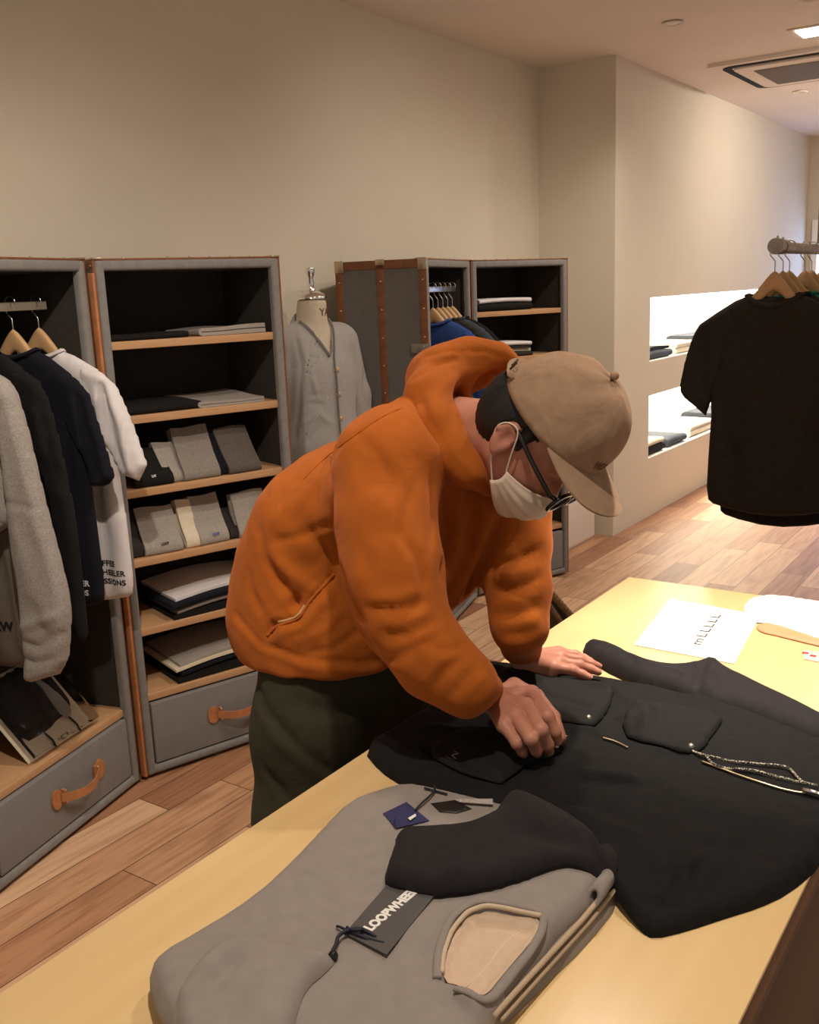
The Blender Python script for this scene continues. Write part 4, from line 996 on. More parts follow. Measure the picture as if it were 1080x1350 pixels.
def on_hoodie(pl, off, step=3):
    out = []
    P = np.array(pl, float)
    for _ in range(2): P = np.vstack([P[:1], np.stack([.75*P[:-1]+.25*P[1:], .25*P[:-1]+.75*P[1:]], 1).reshape(-1, 2), P[-1:]])
    for x, y in dens_open(P, step):
        h = bh.ray_cast(Vector(CPOS), Vector(ray(x, y)).normalized())
        if h[0] is not None: out.append(np.array(h[0])+np.array(h[1])*off)
    out = np.array(out)
    for _ in range(3): out[1:-1] = .25*out[:-2]+.5*out[1:-1]+.25*out[2:]
    return out
MB().tube(on_hoodie([(353, 838), (366, 824), (388, 820), (400, 808), (412, 786), (428, 770), (441, 757)], .002), .0042, 8, flat=.7).build('pocket_edge', M['hoodie'], per, auto=None, world=True)
MB().tube(on_hoodie([(368, 819), (382, 817), (394, 812), (402, 798)], .0005), .0045, 8, flat=.6).build('pocket_lining', fabric('tan pocket lining', (.48, .30, .14), .08), per, auto=None, world=True, label='tan lining inside the pocket')
MB().tube(on_hoodie([(400, 632), (430, 602), (470, 572), (505, 548), (530, 538)], .0003), .0010, 6).build('shoulder_seam', M['hoodie'], per, auto=None, world=True)
V, F = isosurf(hoodshape, (-1.25, 1.25, 1.08), (-.62, 1.95, 1.50), .0062)
V = relax(V, F, 2, .5)
V = crease(V, F, [([(560, 470), (590, 462), (640, 462), (672, 474)], -.004, .006), ([(545, 498), (575, 478), (610, 470)], -.010, .010), ([(562, 560), (575, 520), (605, 492), (650, 486)], .005, .012), ([(600, 560), (596, 530), (612, 502)], -.006, .008), ([(585, 575), (604, 605), (632, 630)], .004, .007), ([(552, 520), (566, 555), (590, 590)], -.005, .010)])
mesh('hood', relax(V, F, 1, .3), F, M['hoodie'], per, world=True)
# ribbed cuffs
for W, E, r in ((WR, ELr, .037), (WL_, ELl, .038)):
    ax = (W-E)/np.linalg.norm(W-E); pts = [W-ax*(.058-.046*k/9) for k in range(10)]; rr = [r*(1.0-.10*k/9)+.0012*math.sin(k*3) for k in range(10)]
    MB().tube(pts+[pts[-1]-ax*.004], rr+[r*.82], 28).build('cuff', M['hoodie'], per, auto=None, world=True)

# ---- trousers
LG1 = [np.array([-1.26, 1.44, .84]), np.array([-1.245, 1.385, .46]), np.array([-1.27, 1.375, .09])]; LG2 = [np.array([-1.24, 1.62, .84]), np.array([-1.22, 1.64, .46]), np.array([-1.27, 1.64, .09])]
def pants_sdf(P):
    d = ell(P, HP2+np.array([.03, 0, -.05]), (.130, .165, .16))
    for L in (LG1, LG2): d = smin(d, chain(P, [(L[0], .105), (L[0]*.5+L[1]*.5, .113), (L[1], .108), (L[2], .095)], .05), .045)
    return smax(d, P[:, 2]-.93, .01)
V, F = isosurf(pants_sdf, (-1.58, 1.15, .0), (-.98, 1.9, .97), .010)
V = relax(V, F, 2, .5); N = vnormals(V, F); V = V+N*(.004*wob(V, 12, 3.0))[:, None]
V = crease(V, F, [([(330, 880), (350, 940), (395, 990), (440, 1020)], -.010, .014), ([(325, 900), (360, 970), (420, 1015)], .008, .018), ([(345, 1010), (385, 1060), (400, 1075)], -.008, .014), ([(318, 895), (322, 915), (318, 930)], -.005, .006), ([(400, 930), (440, 940), (500, 930)], -.008, .018)])
V[:, 2] = np.maximum(V[:, 2], .012)
mesh('trousers', V, F, M['pants'], per, world=True)
def shoe(P, c):
    Q = P-c; d = cap(Q, np.array([-.06, 0, .035]), np.array([.13, 0, .028]), .042, .036); d = smin(d, cap(Q, np.array([-.05, 0, .05]), np.array([-.02, 0, .10]), .042, .045), .03)
    return smax(d, -(Q[:, 2]-.001), .004)
for c in (np.array([-1.28, 1.375, 0]), np.array([-1.25, 1.64, 0])):
    V, F = isosurf(lambda P: shoe(P, c), c+np.array([-.14, -.07, -.02]), c+np.array([.20, .07, .17]), .008); mesh('shoe', V, F, M['black'], per, world=True)

# ---- cap
crown_r = lambda th: (.106*1.0, .094)
def cap_pt(th, ph, off=0.0):
    """th around the head (0 = face), ph 0 rim .. pi/2 button"""
    a, b_, h = .114, .097, .123
    cph = math.cos(ph)**.80; sph = math.sin(ph)**.92
    seam = 0
    for k in range(6):
        dth = (th-math.radians(30+60*k)+math.pi) % (2*math.pi)-math.pi; seam += math.exp(-(dth/.035)**2)
    q = 1+.018*math.sin(3*th+1.3)*math.sin(2*ph)+.012*math.sin(7*th+2*ph*3)*math.sin(ph*2)-.008*seam*math.cos(ph)**.3
    f = (a+off)*cph*math.cos(th)*q; l = (b_+off)*cph*math.sin(th)*q; u = (h+off)*sph*(1+.015*math.sin(4*th+ph*5))
    u += .022*math.cos(th)*cph*0
    return RC+HF*(f+.010*math.sin(ph))+HL*l+HU*(u-.010)
nth, nph = 96, 26; V = []; F = []
for j in range(nph):
    ph = (j/(nph-1))*math.pi/2*.995
    for i in range(nth): V.append(cap_pt(2*math.pi*i/nth, ph))
for j in range(nph-1):
    for i in range(nth):
        F.append((j*nth+i, j*nth+(i+1) % nth, (j+1)*nth+(i+1) % nth, (j+1)*nth+i))
# sweatband turned inside
for j in range(3):
    for i in range(nth): V.append(cap_pt(2*math.pi*i/nth, .12*j, -.004))
b0 = nph*nth
for i in range(nth):
    F.append((i, b0+i, b0+(i+1) % nth, (i+1) % nth))
    for j in range(2): F.append((b0+j*nth+i, b0+(j+1)*nth+i, b0+(j+1)*nth+(i+1) % nth, b0+j*nth+(i+1) % nth))
F.append(tuple((nph-1)*nth+i for i in range(nth)))
V = np.array(V)
crown_o = mesh('cap', V, F, M['cap'], per, world=True)
# wrinkles where the crown folds
me = crown_o.data
def cappart(name, V, F, mat, smooth=True, auto=None, label=None): 
    o = mesh(name, V, F, mat, per, world=True, auto=auto, label=label); o.parent = crown_o; return o
# cap children are expressed in the person's frame; the cap mesh has no offset of its own
mb = MB().ball(RC+HF*.010+HU*.121, .0075, 8); cappart('button', np.array(mb.V), mb.F, M['cap'])
# brim
nb_, nd = 40, 10; V = []; F = []
for side in (0, 1):
    for j in range(nd):
        d_ = j/(nd-1)
        for i in range(nb_):
            s = -1+2*i/(nb_-1); th = s*math.radians(72)
            base = cap_pt(th, 0.04, -.003)
            reach = .084*(1-abs(s)**5)
            drop = .20*reach*d_+.010*0; curve = -.016*abs(s)**1.5*d_
            p = base+HF*(reach*d_*.93)+HL*(0.012*s*d_*(1-abs(s)**3))-HU*(drop*.9-curve*.0+.018*d_*(abs(s)**1.6)*(1-abs(s)**6))-HU*(.003*side)
            V.append(p)
n1 = nd*nb_
for j in range(nd-1):
    for i in range(nb_-1):
        a = j*nb_+i; F.append((a, a+nb_, a+nb_+1, a+1)); a += n1; F.append((a, a+1, a+nb_+1, a+nb_))
for i in range(nb_-1): a = (nd-1)*nb_+i; F.append((a, n1+a, n1+a+1, a+1))
cappart('brim', np.array(V), F, M['cap'], auto=50)
# back strap with dark buckle, small tone-on-tone emblem
V = []
for th in np.linspace(math.radians(138), math.radians(222), 16): V.append(cap_pt(th, .10, .004))
mb = MB().tube(V, .011, 8, flat=.25, up=tuple(HU)); cappart('strap', np.array(mb.V), mb.F, M['cap'])
c = cap_pt(math.radians(148), .12, .010); tdir = cap_pt(math.radians(150), .12, .010)-c; tdir /= np.linalg.norm(tdir)
mb = MB().tube([c+HU*.014, c+tdir*.016+HU*.014, c+tdir*.016-HU*.014, c-HU*.014], .0018, 6, closed=True); cappart('buckle', np.array(mb.V), mb.F, plain('dark brass', (.12, .09, .05), .4, 1.0))
Vt, Ft = text_mesh('LW', .019, .0006); th0 = math.radians(16); Vt -= np.array([.018, .01, 0]); out = []
for v in Vt: out.append(cap_pt(th0+v[0]/.1, .22+v[1]/.12, .0015+v[2]))
cappart('emblem', np.array(out), Ft, fabric('rust thread', (.20, .085, .05), .1), smooth=False)
# ---- hair
def hair_sdf(P):
    Q = toHead(P); d = ell(Q, (-.020, .020, 0), (.098, .090, .080))
    back = ell(Q, (-.050, .000, 0), (.064, .078, .078)); d = smin(d, back, .02)
    # keep: above a line that runs from nape, over the ear, to the temple
    lim = np.where(Q[:, 0] < -.028, -.070+.0*Q[:, 0], np.where(Q[:, 0] < .02, .018, .020+(Q[:, 0]-.02)*.9))
    d = smax(d, lim-Q[:, 1]+.004*np.sin(Q[:, 0]*900)+.003*np.sin(Q[:, 2]*700), .006)
    sb = np.minimum(cap(Q, (.008, .03, .077), (.012, -.008, .073), .010, .006), cap(Q, (.008, .03, -.077), (.012, -.008, -.073), .010, .006))
    d = smin(d, sb, .01)
    d = smax(d, Q[:, 1]-.062, .01); d = smax(d, Q[:, 0]-.062, .01)
    for s in (-1, 1): d = smax(d, -ell(Q, (-.014, -.012, s*.090), (.026, .036, .016)), .006)
    return d
V, F = isosurf(hair_sdf, HC-np.array([.18]*3), HC+np.array([.18]*3), .0036)
N = vnormals(V, F); Q = toHead(V); V = V+N*(.0012*np.sin(Q[:, 2]*420+Q[:, 0]*160)*np.sin(Q[:, 0]*300))[:, None]
mesh('hair', V, F, M['hair'], per, world=True)
# ---- mask: pleated cloth over nose and chin
bvh = BVHTree.FromPolygons([tuple(v) for v in bm_.V], [tuple(int(i) for i in f) for f in bm_.F])
nu, nv = 40, 30; V = []; F = []
for j in range(nv):
    v = j/(nv-1)
    for i in range(nu):
        s = -1+2*i/(nu-1); a = s*math.radians(74)
        ut = -.040-.006*abs(s)**1.5; ub = -.138+.052*abs(s)**1.6; u = ut+(ub-ut)*v
        rf = .102-.030*v**2.2+.010*math.sin(math.pi*v); rl = .078-.012*v*v
        f = rf*math.cos(a)**.85-.004; l = rl*math.copysign(abs(math.sin(a))**.9, s)*1.02
        f += .010*(1-abs(s)) * math.sin(math.pi*min(1, v*1.2))
        pl = .0022*abs(((v*4.2) % 1)-.3)*(1-abs(s)**4)*2
        V.append(hp(f+pl, u, l+math.copysign(pl, s)*.5))
for j in range(nv-1):
    for i in range(nu-1): a = j*nu+i; F.append((a, a+nu, a+nu+1, a+1))
mo = mesh('face_mask', V, F, M['mask'], per, world=True)
sd = mo.modifiers.new('thickness', 'SOLIDIFY'); sd.thickness = .0022
for s in (1, -1):
    i = nu-1 if s > 0 else 0; top = np.array(V[2*nu+i]); bot = np.array(V[(nv-3)*nu+i])
    for nm_, pts in (('ear_loop', [top, top+(hp(-.004, .022, s*.090)-top)*.5+HL*s*.002, hp(-.000, .018, s*.0905), hp(-.014, .0235, s*.0925), hp(-.031, .012, s*.092), hp(-.037, -.012, s*.088), bot+(hp(-.030, -.03, s*.088)-bot)*.5, bot]),):
        pp = np.array(pts)
        for _ in range(2): pp = np.vstack([pp[:1], np.stack([.75*pp[:-1]+.25*pp[1:], .25*pp[:-1]+.75*pp[1:]], 1).reshape(-1, 3), pp[-1:]])
        e = MB().tube(pp, .0014, 6).build('ear_loop', M['mask'], per, auto=None, world=True); e.parent = mo
# ---- glasses
gm = plain('black acetate', (.012, .010, .010), .25)
root = None
fx, gu = .120, -.022
mb = MB()
for s in (-1, 1):
    oc = [hp(fx-.010*abs(s*.036+.026*math.cos(a))*4*abs(math.cos(a))*.5, gu+.020*math.copysign(abs(math.sin(a))**.75, math.sin(a)), s*.036+.026*math.copysign(abs(math.cos(a))**.75, math.cos(a))) for a in np.linspace(0, 2*math.pi, 33)[:-1]]
    mb.tube(oc, .0036, 8, closed=True)
mb.tube([hp(fx, gu+.004, -.011), hp(fx+.003, gu+.007, 0), hp(fx, gu+.004, .011)], .0024, 8)
gl = mb.build('glasses', gm, per, auto=None, world=True)
for s in (-1, 1):
    tp = MB().tube([hp(fx-.004, gu+.010, s*.062), hp(fx-.012, gu+.011, s*.074), hp(.05, .002, s*.081), hp(-.006, .017, s*.085), hp(-.03, .006, s*.083), hp(-.042, -.008, s*.080)], .0042, 8).build('temple', gm, per, auto=None, world=True); tp.parent = gl
mg, ntg, bg = newmat('spectacle lens'); setp(bg, Roughness=.02, Transmission_Weight=1.0, IOR=1.1)
for s in (-1, 1):
    c = hp(fx-.003, gu, s*.036); V = [c]+[c+HU*.018*math.sin(a)+HL*.024*math.cos(a) for a in np.linspace(0, 2*math.pi, 25)[:-1]]; V += [v+HF*.001 for v in V]
    F = [(0, 1+k, 1+(k+1) % 24) for k in range(24)]+[(25, 26+(k+1) % 24, 26+k) for k in range(24)]+[(1+k, 26+k, 26+(k+1) % 24, 1+(k+1) % 24) for k in range(24)]
    le = mesh('lens', V, F, mg, per, world=True); le.parent = gl
# ------------------------------------------------------------ clothes and papers on the table
def W2(poly, z): return [tuple(atz(x, y, z)[:2]) for x, y in poly]
def lay(name, poly, z, T, R, mat, parent, step=.008, folds=(), sm=1, lift=None, bump_=0.0, seed=1.0, dz=0.0, label=None):
    P = W2(poly, z); ff = folds2d([(W2(pl, z), a, w) for pl, a, w in folds])
    V, F = puff(P, step, T, R, flat_bottom=True, sm=sm, front=lambda Q: ff(Q)+bump_*wob(Q, 18, seed)+bump_*.5*wob(Q, 45, seed+2))
    if lift is not None: V[:, 2] += lift(V[:, :2])
    V[:, 2] += TZ+.0008+dz
    return mesh(name, V, F, mat, parent, world=True, label=label), V, F
def bv_of(V, F): return BVHTree.FromPolygons([tuple(v) for v in V], [tuple(int(i) for i in f) for f in F])
def drape(V, bv, off):
    V = np.array(V, float)
    for i in range(len(V)):
        h = bv.ray_cast(Vector((V[i, 0], V[i, 1], 1.05)), Vector((0, 0, -1)))
        if h[0] is not None: V[i, 2] = h[0][2]+off+V[i, 2]
        else: V[i, 2] += TZ+off
    return V
def drape_px(pl, bv, off, z=.79, step=3):
    P = np.array(pl, float)
    for _ in range(2 if len(pl) > 2 else 0): P = np.vstack([P[:1], np.stack([.75*P[:-1]+.25*P[1:], .25*P[:-1]+.75*P[1:]], 1).reshape(-1, 2), P[-1:]])
    P = dens_open(P, step); Q = drape(np.array([[*atz(x, y, z)[:2], 0.0] for x, y in P]), bv, off)
    for _ in range(4):
        if len(Q) > 4: Q[1:-1, 2] = .25*Q[:-2, 2]+.5*Q[1:-1, 2]+.25*Q[2:, 2]
    return Q

# grey sweatshirt, folded
gs = thing('folded_sweatshirt', 'dark grey sweatshirt with hang tags folded on the table in the foreground', 'folded sweatshirt', (-.70, .72, TZ))
greycloth = fabric('warm grey sweatcloth', (.275, .245, .222), .06, 40, .92, .3, .35, 700, soft=.35)
low = [(214, 1290), (222, 1262), (345, 1190), (410, 1122), (458, 1070), (540, 1042), (700, 1070), (812, 1135), (818, 1178), (775, 1232), (712, 1292), (652, 1350), (600, 1440), (470, 1530), (330, 1520), (240, 1420), (232, 1345)]
_, LV, LF = lay('lower_layer', low, .765, .022, .014, greycloth, gs, folds=[([(800, 1190), (720, 1275), (650, 1345)], .003, .01)], bump_=.001)
bl = bv_of(LV, LF)
top = [(193, 1276), (203, 1257), (265, 1222), (330, 1181), (375, 1140), (415, 1098), (455, 1056), (495, 1041), (535, 1031), (575, 1038), (650, 1056), (740, 1080), (790, 1120), (800, 1150), (783, 1180), (745, 1215), (730, 1228), (705, 1262), (668, 1308), (640, 1345), (590, 1440), (470, 1520), (330, 1510), (238, 1405), (226, 1350), (205, 1320)]
neck = [(584, 1300), (583, 1275), (590, 1248), (606, 1225), (632, 1212), (662, 1213), (690, 1218), (714, 1219), (712, 1232), (695, 1254), (668, 1286), (642, 1318), (628, 1322), (606, 1306)]
NK = np.array(W2(neck, .79))
def inside(Q, B):
    x, y = Q[:, 0], Q[:, 1]; r = np.zeros(len(Q), bool)
    for i in range(len(B)):
        a, b = B[i], B[(i+1) % len(B)]; c = (a[1] > y) != (b[1] > y); r ^= c & (x < (b[0]-a[0])*(y-a[1])/(b[1]-a[1]+1e-30)+a[0])
    return r
P = W2(top, .79); tf = folds2d([(W2(pl, .79), a, w) for pl, a, w in [([(250, 1290), (330, 1230), (430, 1150), (500, 1090)], .003, .03), ([(470, 1330), (560, 1290), (580, 1250)], -.003, .02), ([(560, 1240), (640, 1180), (740, 1150)], .004, .03), ([(590, 1310), (600, 1330), (620, 1345)], -.006, .01), ([(610, 1325), (630, 1335), (645, 1340)], .006, .008), ([(740, 1160), (700, 1200), (640, 1205)], .003, .02)]])
def topfront(Q):
    h = tf(Q)+.0012*wob(Q, 20, 5); i = inside(Q, NK); d = segdist(Q, NK); return h-np.where(i, .014*np.clip(d/.008, 0, 1), 0)+np.where(~i, .0025*np.exp(-((d-.008)/.006)**2), 0)
V, F = puff(P, .0065, .026, .022, flat_bottom=True, sm=1, front=topfront); V[:, 2] += TZ+.0225
mesh('body', V, F, greycloth, gs, world=True); bt = bv_of(V, F)
# cream inside seen through the neck
ci = np.array(W2(neck, .79)); c0 = ci.mean(0); Vn, Fn = puff((ci*.985+c0*.015).tolist(), .006, .002, .006, flat_bottom=True, sm=1, front=lambda Q: .0006*wob(Q, 40, 2))
mesh('inner_lining', drape(Vn, bt, .0009), Fn, fabric('cream loop lining', (.62, .47, .34), .04, 120), gs, world=True, label='cream lining inside the neck')
rim = drape_px([(583, 1292), (584, 1268), (592, 1244), (608, 1222), (632, 1210), (662, 1211), (690, 1216), (713, 1219)], bt, .0030); MB().tube(rim, .0030, 8).build('neck_binding', fabric('cream binding', (.58, .47, .34), .05), gs, world=True, auto=None)
rim2 = drape_px([(577, 1300), (577, 1268), (586, 1239), (604, 1215), (632, 1203), (664, 1205), (692, 1210), (718, 1215), (716, 1232), (700, 1256), (672, 1290), (646, 1324), (628, 1330), (602, 1314)], bt, .0015); MB().tube(rim2, .0050, 8, flat=.6, closed=False).build('neck_rib', greycloth, gs, world=True, auto=None)
seam = drape_px([(612, 1300), (640, 1275), (668, 1235), (690, 1225)], bt, .0028); MB().tube(seam, .0006, 6).build('inner_seam', M['offwhite'], gs, world=True, auto=None)
# sleeve folded across the front
slv = [(221, 1352), (225, 1318), (243, 1285), (270, 1255), (303, 1233), (340, 1232), (372, 1240), (410, 1246), (445, 1254), (428, 1272), (404, 1292), (392, 1320), (383, 1360), (372, 1440), (300, 1480), (235, 1430)]
V, F = puff(W2(slv, .81), .007, .016, .018, flat_bottom=True, sm=1, front=folds2d([(W2(pl, .81), a, w) for pl, a, w in [([(270, 1285), (300, 1262), (330, 1250)], .006, .012), ([(285, 1300), (310, 1275)], -.005, .008), ([(240, 1300), (262, 1280), (290, 1262)], .004, .01), ([(330, 1240), (350, 1290), (360, 1340)], .003, .02)]]))
mesh('sleeve', drape(V, bt, .001), F, greycloth, gs, world=True)
# layered cream edges of the folded body
for k, (pl, r, mt) in enumerate([([(806, 1150), (798, 1176), (768, 1212), (716, 1268), (650, 1340)], .0032, 'cream'), ([(812, 1172), (780, 1212), (722, 1276), (660, 1345)], .0028, 'offwhite')]):
    pts = [atz(x, y, .779-.010*k) for x, y in dens_open(pl, 6)]; MB().tube(pts, r, 8).build('folded_edge', fabric('cream fleece edge %d' % k, (.50, .39, .27), .06), gs, world=True, auto=None)
cur = []; cc = atz(795, 1166, .785)
for a in np.linspace(-1.2, 3.6, 16): cur.append(cc+np.array([.010*math.cos(a), .012*math.sin(a)*.6, .012*math.sin(a)*.9]))
V = []; F = []
ax = atz(775, 1196, .785)-atz(805, 1155, .785); ax /= np.linalg.norm(ax)
for s in (0, 1):
    for p in cur: V.append(p+ax*(-.012+s*.045))
for i in range(15): F.append((i, i+1, 16+i+1, 16+i))
ro = mesh('rolled_hem', V, F, greycloth, gs, world=True); md = ro.modifiers.new('t', 'SOLIDIFY'); md.thickness = .005
# hang tag with lettering
def quad_tag(name, q, bv, mat, off, parent, th=.0008, n=8, label=None):
    C4 = [np.array(atz(x, y, .80)[:2]) for x, y in q]; V = []; F = []
    for s in (1, 0):
        for i in range(n+1):
            for j in range(n+1):
                u, v = i/n, j/n; p = C4[0]*(1-u)*(1-v)+C4[1]*u*(1-v)+C4[2]*u*v+C4[3]*(1-u)*v; V.append((p[0], p[1], 0))
    Vd = drape(V, bv, off); m = (n+1)**2
    A = np.column_stack([np.ones(m), Vd[:m, :2]]); co = np.linalg.lstsq(A, Vd[:m, 2], rcond=None)[0]; pl = A@co; pl += max(0, (Vd[:m, 2]-pl).max())
    Vd[:m, 2] = pl+th; Vd[m:, 2] = pl
    for i in range(n):
        for j in range(n):
            a = i*(n+1)+j; F.append((a, a+n+1, a+n+2, a+1)); F.append((m+a, m+a+1, m+a+n+2, m+a+n+1))
    ring = [i*(n+1) for i in range(n+1)]+[n*(n+1)+j for j in range(1, n+1)]+[i*(n+1)+n for i in range(n-1, -1, -1)]+[j for j in range(n-1, 0, -1)]
    for k in range(len(ring)): a, b = ring[k], ring[(k+1) % len(ring)]; F.append((a, m+a, m+b, b))
    bm = bmesh.new(); vv = [bm.verts.new(v) for v in Vd]; [bm.faces.new([vv[i] for i in f]) for f in F]; bmesh.ops.recalc_face_normals(bm, faces=bm.faces); bm.verts.index_update()
    V = np.array([v.co[:] for v in bm.verts]); F = [[v.index for v in f.verts] for f in bm.faces]; bm.free()
    o = mesh(name, V, F, mat, parent, smooth=False, world=True, label=label); return o, co, (pl+th).max(), lambda X, Y: co[0]+co[1]*X+co[2]*Y+max(0, (drapeoff(co, V, m)))
def drapeoff(co, V, m): return (V[:m, 2]-(co[0]+V[:m, :2]@co[1:])).max()
tagcard = plain('charcoal card', (.085, .082, .080), .45)
tg, co, _, zf = quad_tag('hang_tag', [(455, 1233), (510, 1262), (585, 1168), (530, 1145)], bt, tagcard, .0006, gs, label='dark grey card tag with bold white lettering')
a = np.array(atz(489, 1231, .80)[:2]); b = np.array(atz(559, 1171, .80)[:2]); d = b-a; L = np.linalg.norm(d)*.95; d /= np.linalg.norm(d); up = np.array([-d[1], d[0]])
Vt, Ft = text_mesh('LOOPWHEELE', .02, .0011, 1.0); wd = Vt[:, 0].max(); sc = L/wd; Vt[:, 0] *= sc; Vt[:, 1] *= sc*1.15
W3 = np.array([[*(a+d*v[0]+up*(v[1]-.001)), 0] for v in Vt]); W3[:, 2] = [zf(x, y)+.0006 for x, y in W3[:, :2]]; W3[:, 2] += Vt[:, 2]
mesh('lettering', W3, Ft, plain('white foil', (.85, .84, .80), .4), tg, smooth=False, world=True).parent = tg
bc = plain('navy cord', (.012, .014, .03), .7)
def cord(pl, bv, r=.0016, name='cord', off=.003, par=gs, mat=None, h=None):
    P = drape_px(pl, bv, off); 
    if h: P[:, 2] += h*np.sin(np.linspace(0, math.pi, len(P)))
    return MB().tube(P, r, 7).build(name, mat or bc, par, world=True, auto=None)
cord([(436, 1272), (444, 1262), (447, 1250), (462, 1243), (476, 1240), (496, 1248)], bt, .0022, h=.006); cord([(445, 1233), (456, 1241), (470, 1247), (487, 1252)], bt, .0016, h=.004); cord([(458, 1235), (462, 1246), (480, 1246), (478, 1238)], bt, .0014, h=.008); cord([(455, 1244), (470, 1240), (484, 1250), (507, 1256)], bt, .0014, off=.004)
mb = MB().ball(drape_px([(440, 1274), (441, 1274)], bt, .005)[0], .006, 8); mb.build('cord_bead', plain('black bead', (.01, .01, .01), .12), gs, world=True)
tg2, co2, _, zf2 = quad_tag('hang_tag', [(505, 1074), (536, 1057), (566, 1082), (522, 1094)], bt, plain('navy card', (.022, .028, .10), .5), .0006, gs, label='small navy card tag')
cord([(548, 1078), (556, 1070), (566, 1062), (575, 1052), (572, 1042)], bt, .0016, h=.003); cord([(560, 1048), (575, 1052), (590, 1056)], bt, .0016); cord([(522, 1090), (520, 1096), (522, 1100)], bt, .001)
qd, *_ = quad_tag('tag_print', [(538, 1082), (548, 1076), (549, 1079), (541, 1085)], bt, M['print_white'], .0045, gs)
nk, *_ = quad_tag('neck_label', [(599, 1056), (650, 1056), (650, 1064), (606, 1060)], bt, plain('woven silver label', (.42, .40, .38), .6, 0, .4, 500), .004, gs, label='woven silver neck label')
cl_ = lay('collar_gap_shade', [(572, 1056), (600, 1056), (622, 1066), (600, 1072), (583, 1070)], .80, .002, .004, M['black'], gs, sm=0); V = np.array([v.co[:] for v in cl_[0].data.vertices]); bpy.data.objects.remove(cl_[0])
Vg, Fg = puff(W2([(568, 1058), (600, 1054), (622, 1066), (602, 1072), (580, 1070)], .80), .005, .0015, .004, flat_bottom=True, sm=0); mesh('collar_gap_shade', drape(Vg, bt, .0005), Fg, M['black'], gs, world=True)  # black patch laid on the cloth for the shade inside the collar opening

# black zipped jacket spread over the table
jk = thing('jacket', 'black zip jacket spread open on the table under the person\'s hands', 'jacket', (-.62, 1.42, TZ))
jc = fabric('black jersey', (.0065, .0062, .0062), .2, 60, .85, .04, .35, 700, soft=.6)
GP = np.array(W2(top, .79))
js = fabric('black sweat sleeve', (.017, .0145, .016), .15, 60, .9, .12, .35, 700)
def lift_grey(Q):
    i = inside(Q, GP); d = segdist(Q, GP); return np.where(i, .044*np.clip(.45+d/.03, 0, 1), .044*.45*np.clip(1-d/.06, 0, 1))
jb = [(478, 978), (515, 955), (552, 934), (600, 903), (622, 880), (638, 867), (668, 871), (730, 879), (791, 888), (869, 903), (925, 917), (960, 900), (1000, 905), (1080, 938), (1130, 968), (1130, 1050), (1084, 1128), (1040, 1164), (1000, 1182), (960, 1194), (905, 1212), (862, 1222), (845, 1213), (822, 1192), (800, 1166), (790, 1130), (760, 1095), (700, 1075), (650, 1062), (610, 1056), (570, 1045), (530, 1024), (500, 1005)]
jf = [(a, b*1.5, c) for a, b, c in [([(560, 990), (610, 1012), (655, 1034)], -.006, .006), ([(655, 1034), (690, 1012), (740, 990)], -.006, .006), ([(575, 960), (640, 975), (700, 992)], .004, .012), ([(640, 885), (700, 918), (770, 938)], -.006, .008), ([(650, 880), (720, 905), (800, 912)], .005, .012), ([(700, 950), (740, 962), (790, 968)], .006, .008),
      ([(790, 972), (840, 985), (925, 1003), (1010, 1030), (1070, 1046)], .004, .008), ([(770, 1030), (830, 1036), (865, 1038)], -.006, .008), ([(770, 1022), (830, 1028)], .006, .010), ([(820, 950), (855, 945), (850, 970)], .006, .012), ([(700, 1075), (770, 1080), (830, 1110), (870, 1150)], .008, .02),
      ([(880, 1190), (900, 1170), (905, 1150)], -.010, .012), ([(890, 1180), (930, 1150), (960, 1110)], .006, .02), ([(920, 920), (980, 950), (1070, 985)], .004, .02), ([(900, 1050), (980, 1080), (1060, 1090)], .004, .03), ([(560, 1010), (620, 1035), (680, 1050)], .004, .012), ([(800, 905), (830, 925), (850, 945)], .005, .015), ([(940, 1120), (1000, 1110), (1060, 1080)], -.004, .02)]]
_, JV, JF = lay('body', jb, .768, .020, .022, jc, jk, step=.0075, folds=jf, lift=lift_grey, bump_=.0022, seed=3)
bj = bv_of(JV, JF)
fs = [(766, 846), (776, 841), (792, 842), (815, 850), (850, 867), (880, 873), (908, 872), (926, 864), (936, 858), (944, 866), (962, 878), (1000, 896), (1080, 933), (1130, 962), (1110, 985), (1040, 958), (975, 932), (922, 918), (890, 905), (850, 893), (812, 878), (785, 863)]
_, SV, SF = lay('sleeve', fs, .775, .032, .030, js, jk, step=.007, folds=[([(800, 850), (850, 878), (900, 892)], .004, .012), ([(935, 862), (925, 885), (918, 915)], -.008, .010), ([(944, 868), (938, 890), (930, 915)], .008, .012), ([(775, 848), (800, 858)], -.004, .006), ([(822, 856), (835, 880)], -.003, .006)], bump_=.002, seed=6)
ns = [(503, 1158), (505, 1140), (516, 1112), (521, 1088), (560, 1088), (610, 1084), (643, 1079), (654, 1060), (668, 1044), (690, 1038), (715, 1046), (750, 1064), (800, 1088), (820, 1105), (815, 1130), (800, 1140), (775, 1136), (745, 1136), (700, 1150), (640, 1168), (585, 1174), (540, 1166)]
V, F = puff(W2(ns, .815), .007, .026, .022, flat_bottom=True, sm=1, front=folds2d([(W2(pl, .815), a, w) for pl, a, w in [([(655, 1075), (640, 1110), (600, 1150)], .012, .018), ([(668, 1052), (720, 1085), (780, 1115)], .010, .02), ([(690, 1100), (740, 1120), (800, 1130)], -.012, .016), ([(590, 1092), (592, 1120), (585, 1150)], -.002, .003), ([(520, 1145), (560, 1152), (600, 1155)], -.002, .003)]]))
Vs_ = drape(V, bt, .001); Vj = drape(V, bj, .001); Vs_[:, 2] = np.maximum(Vs_[:, 2], np.minimum(Vj[:, 2], Vs_[:, 2]+.035))
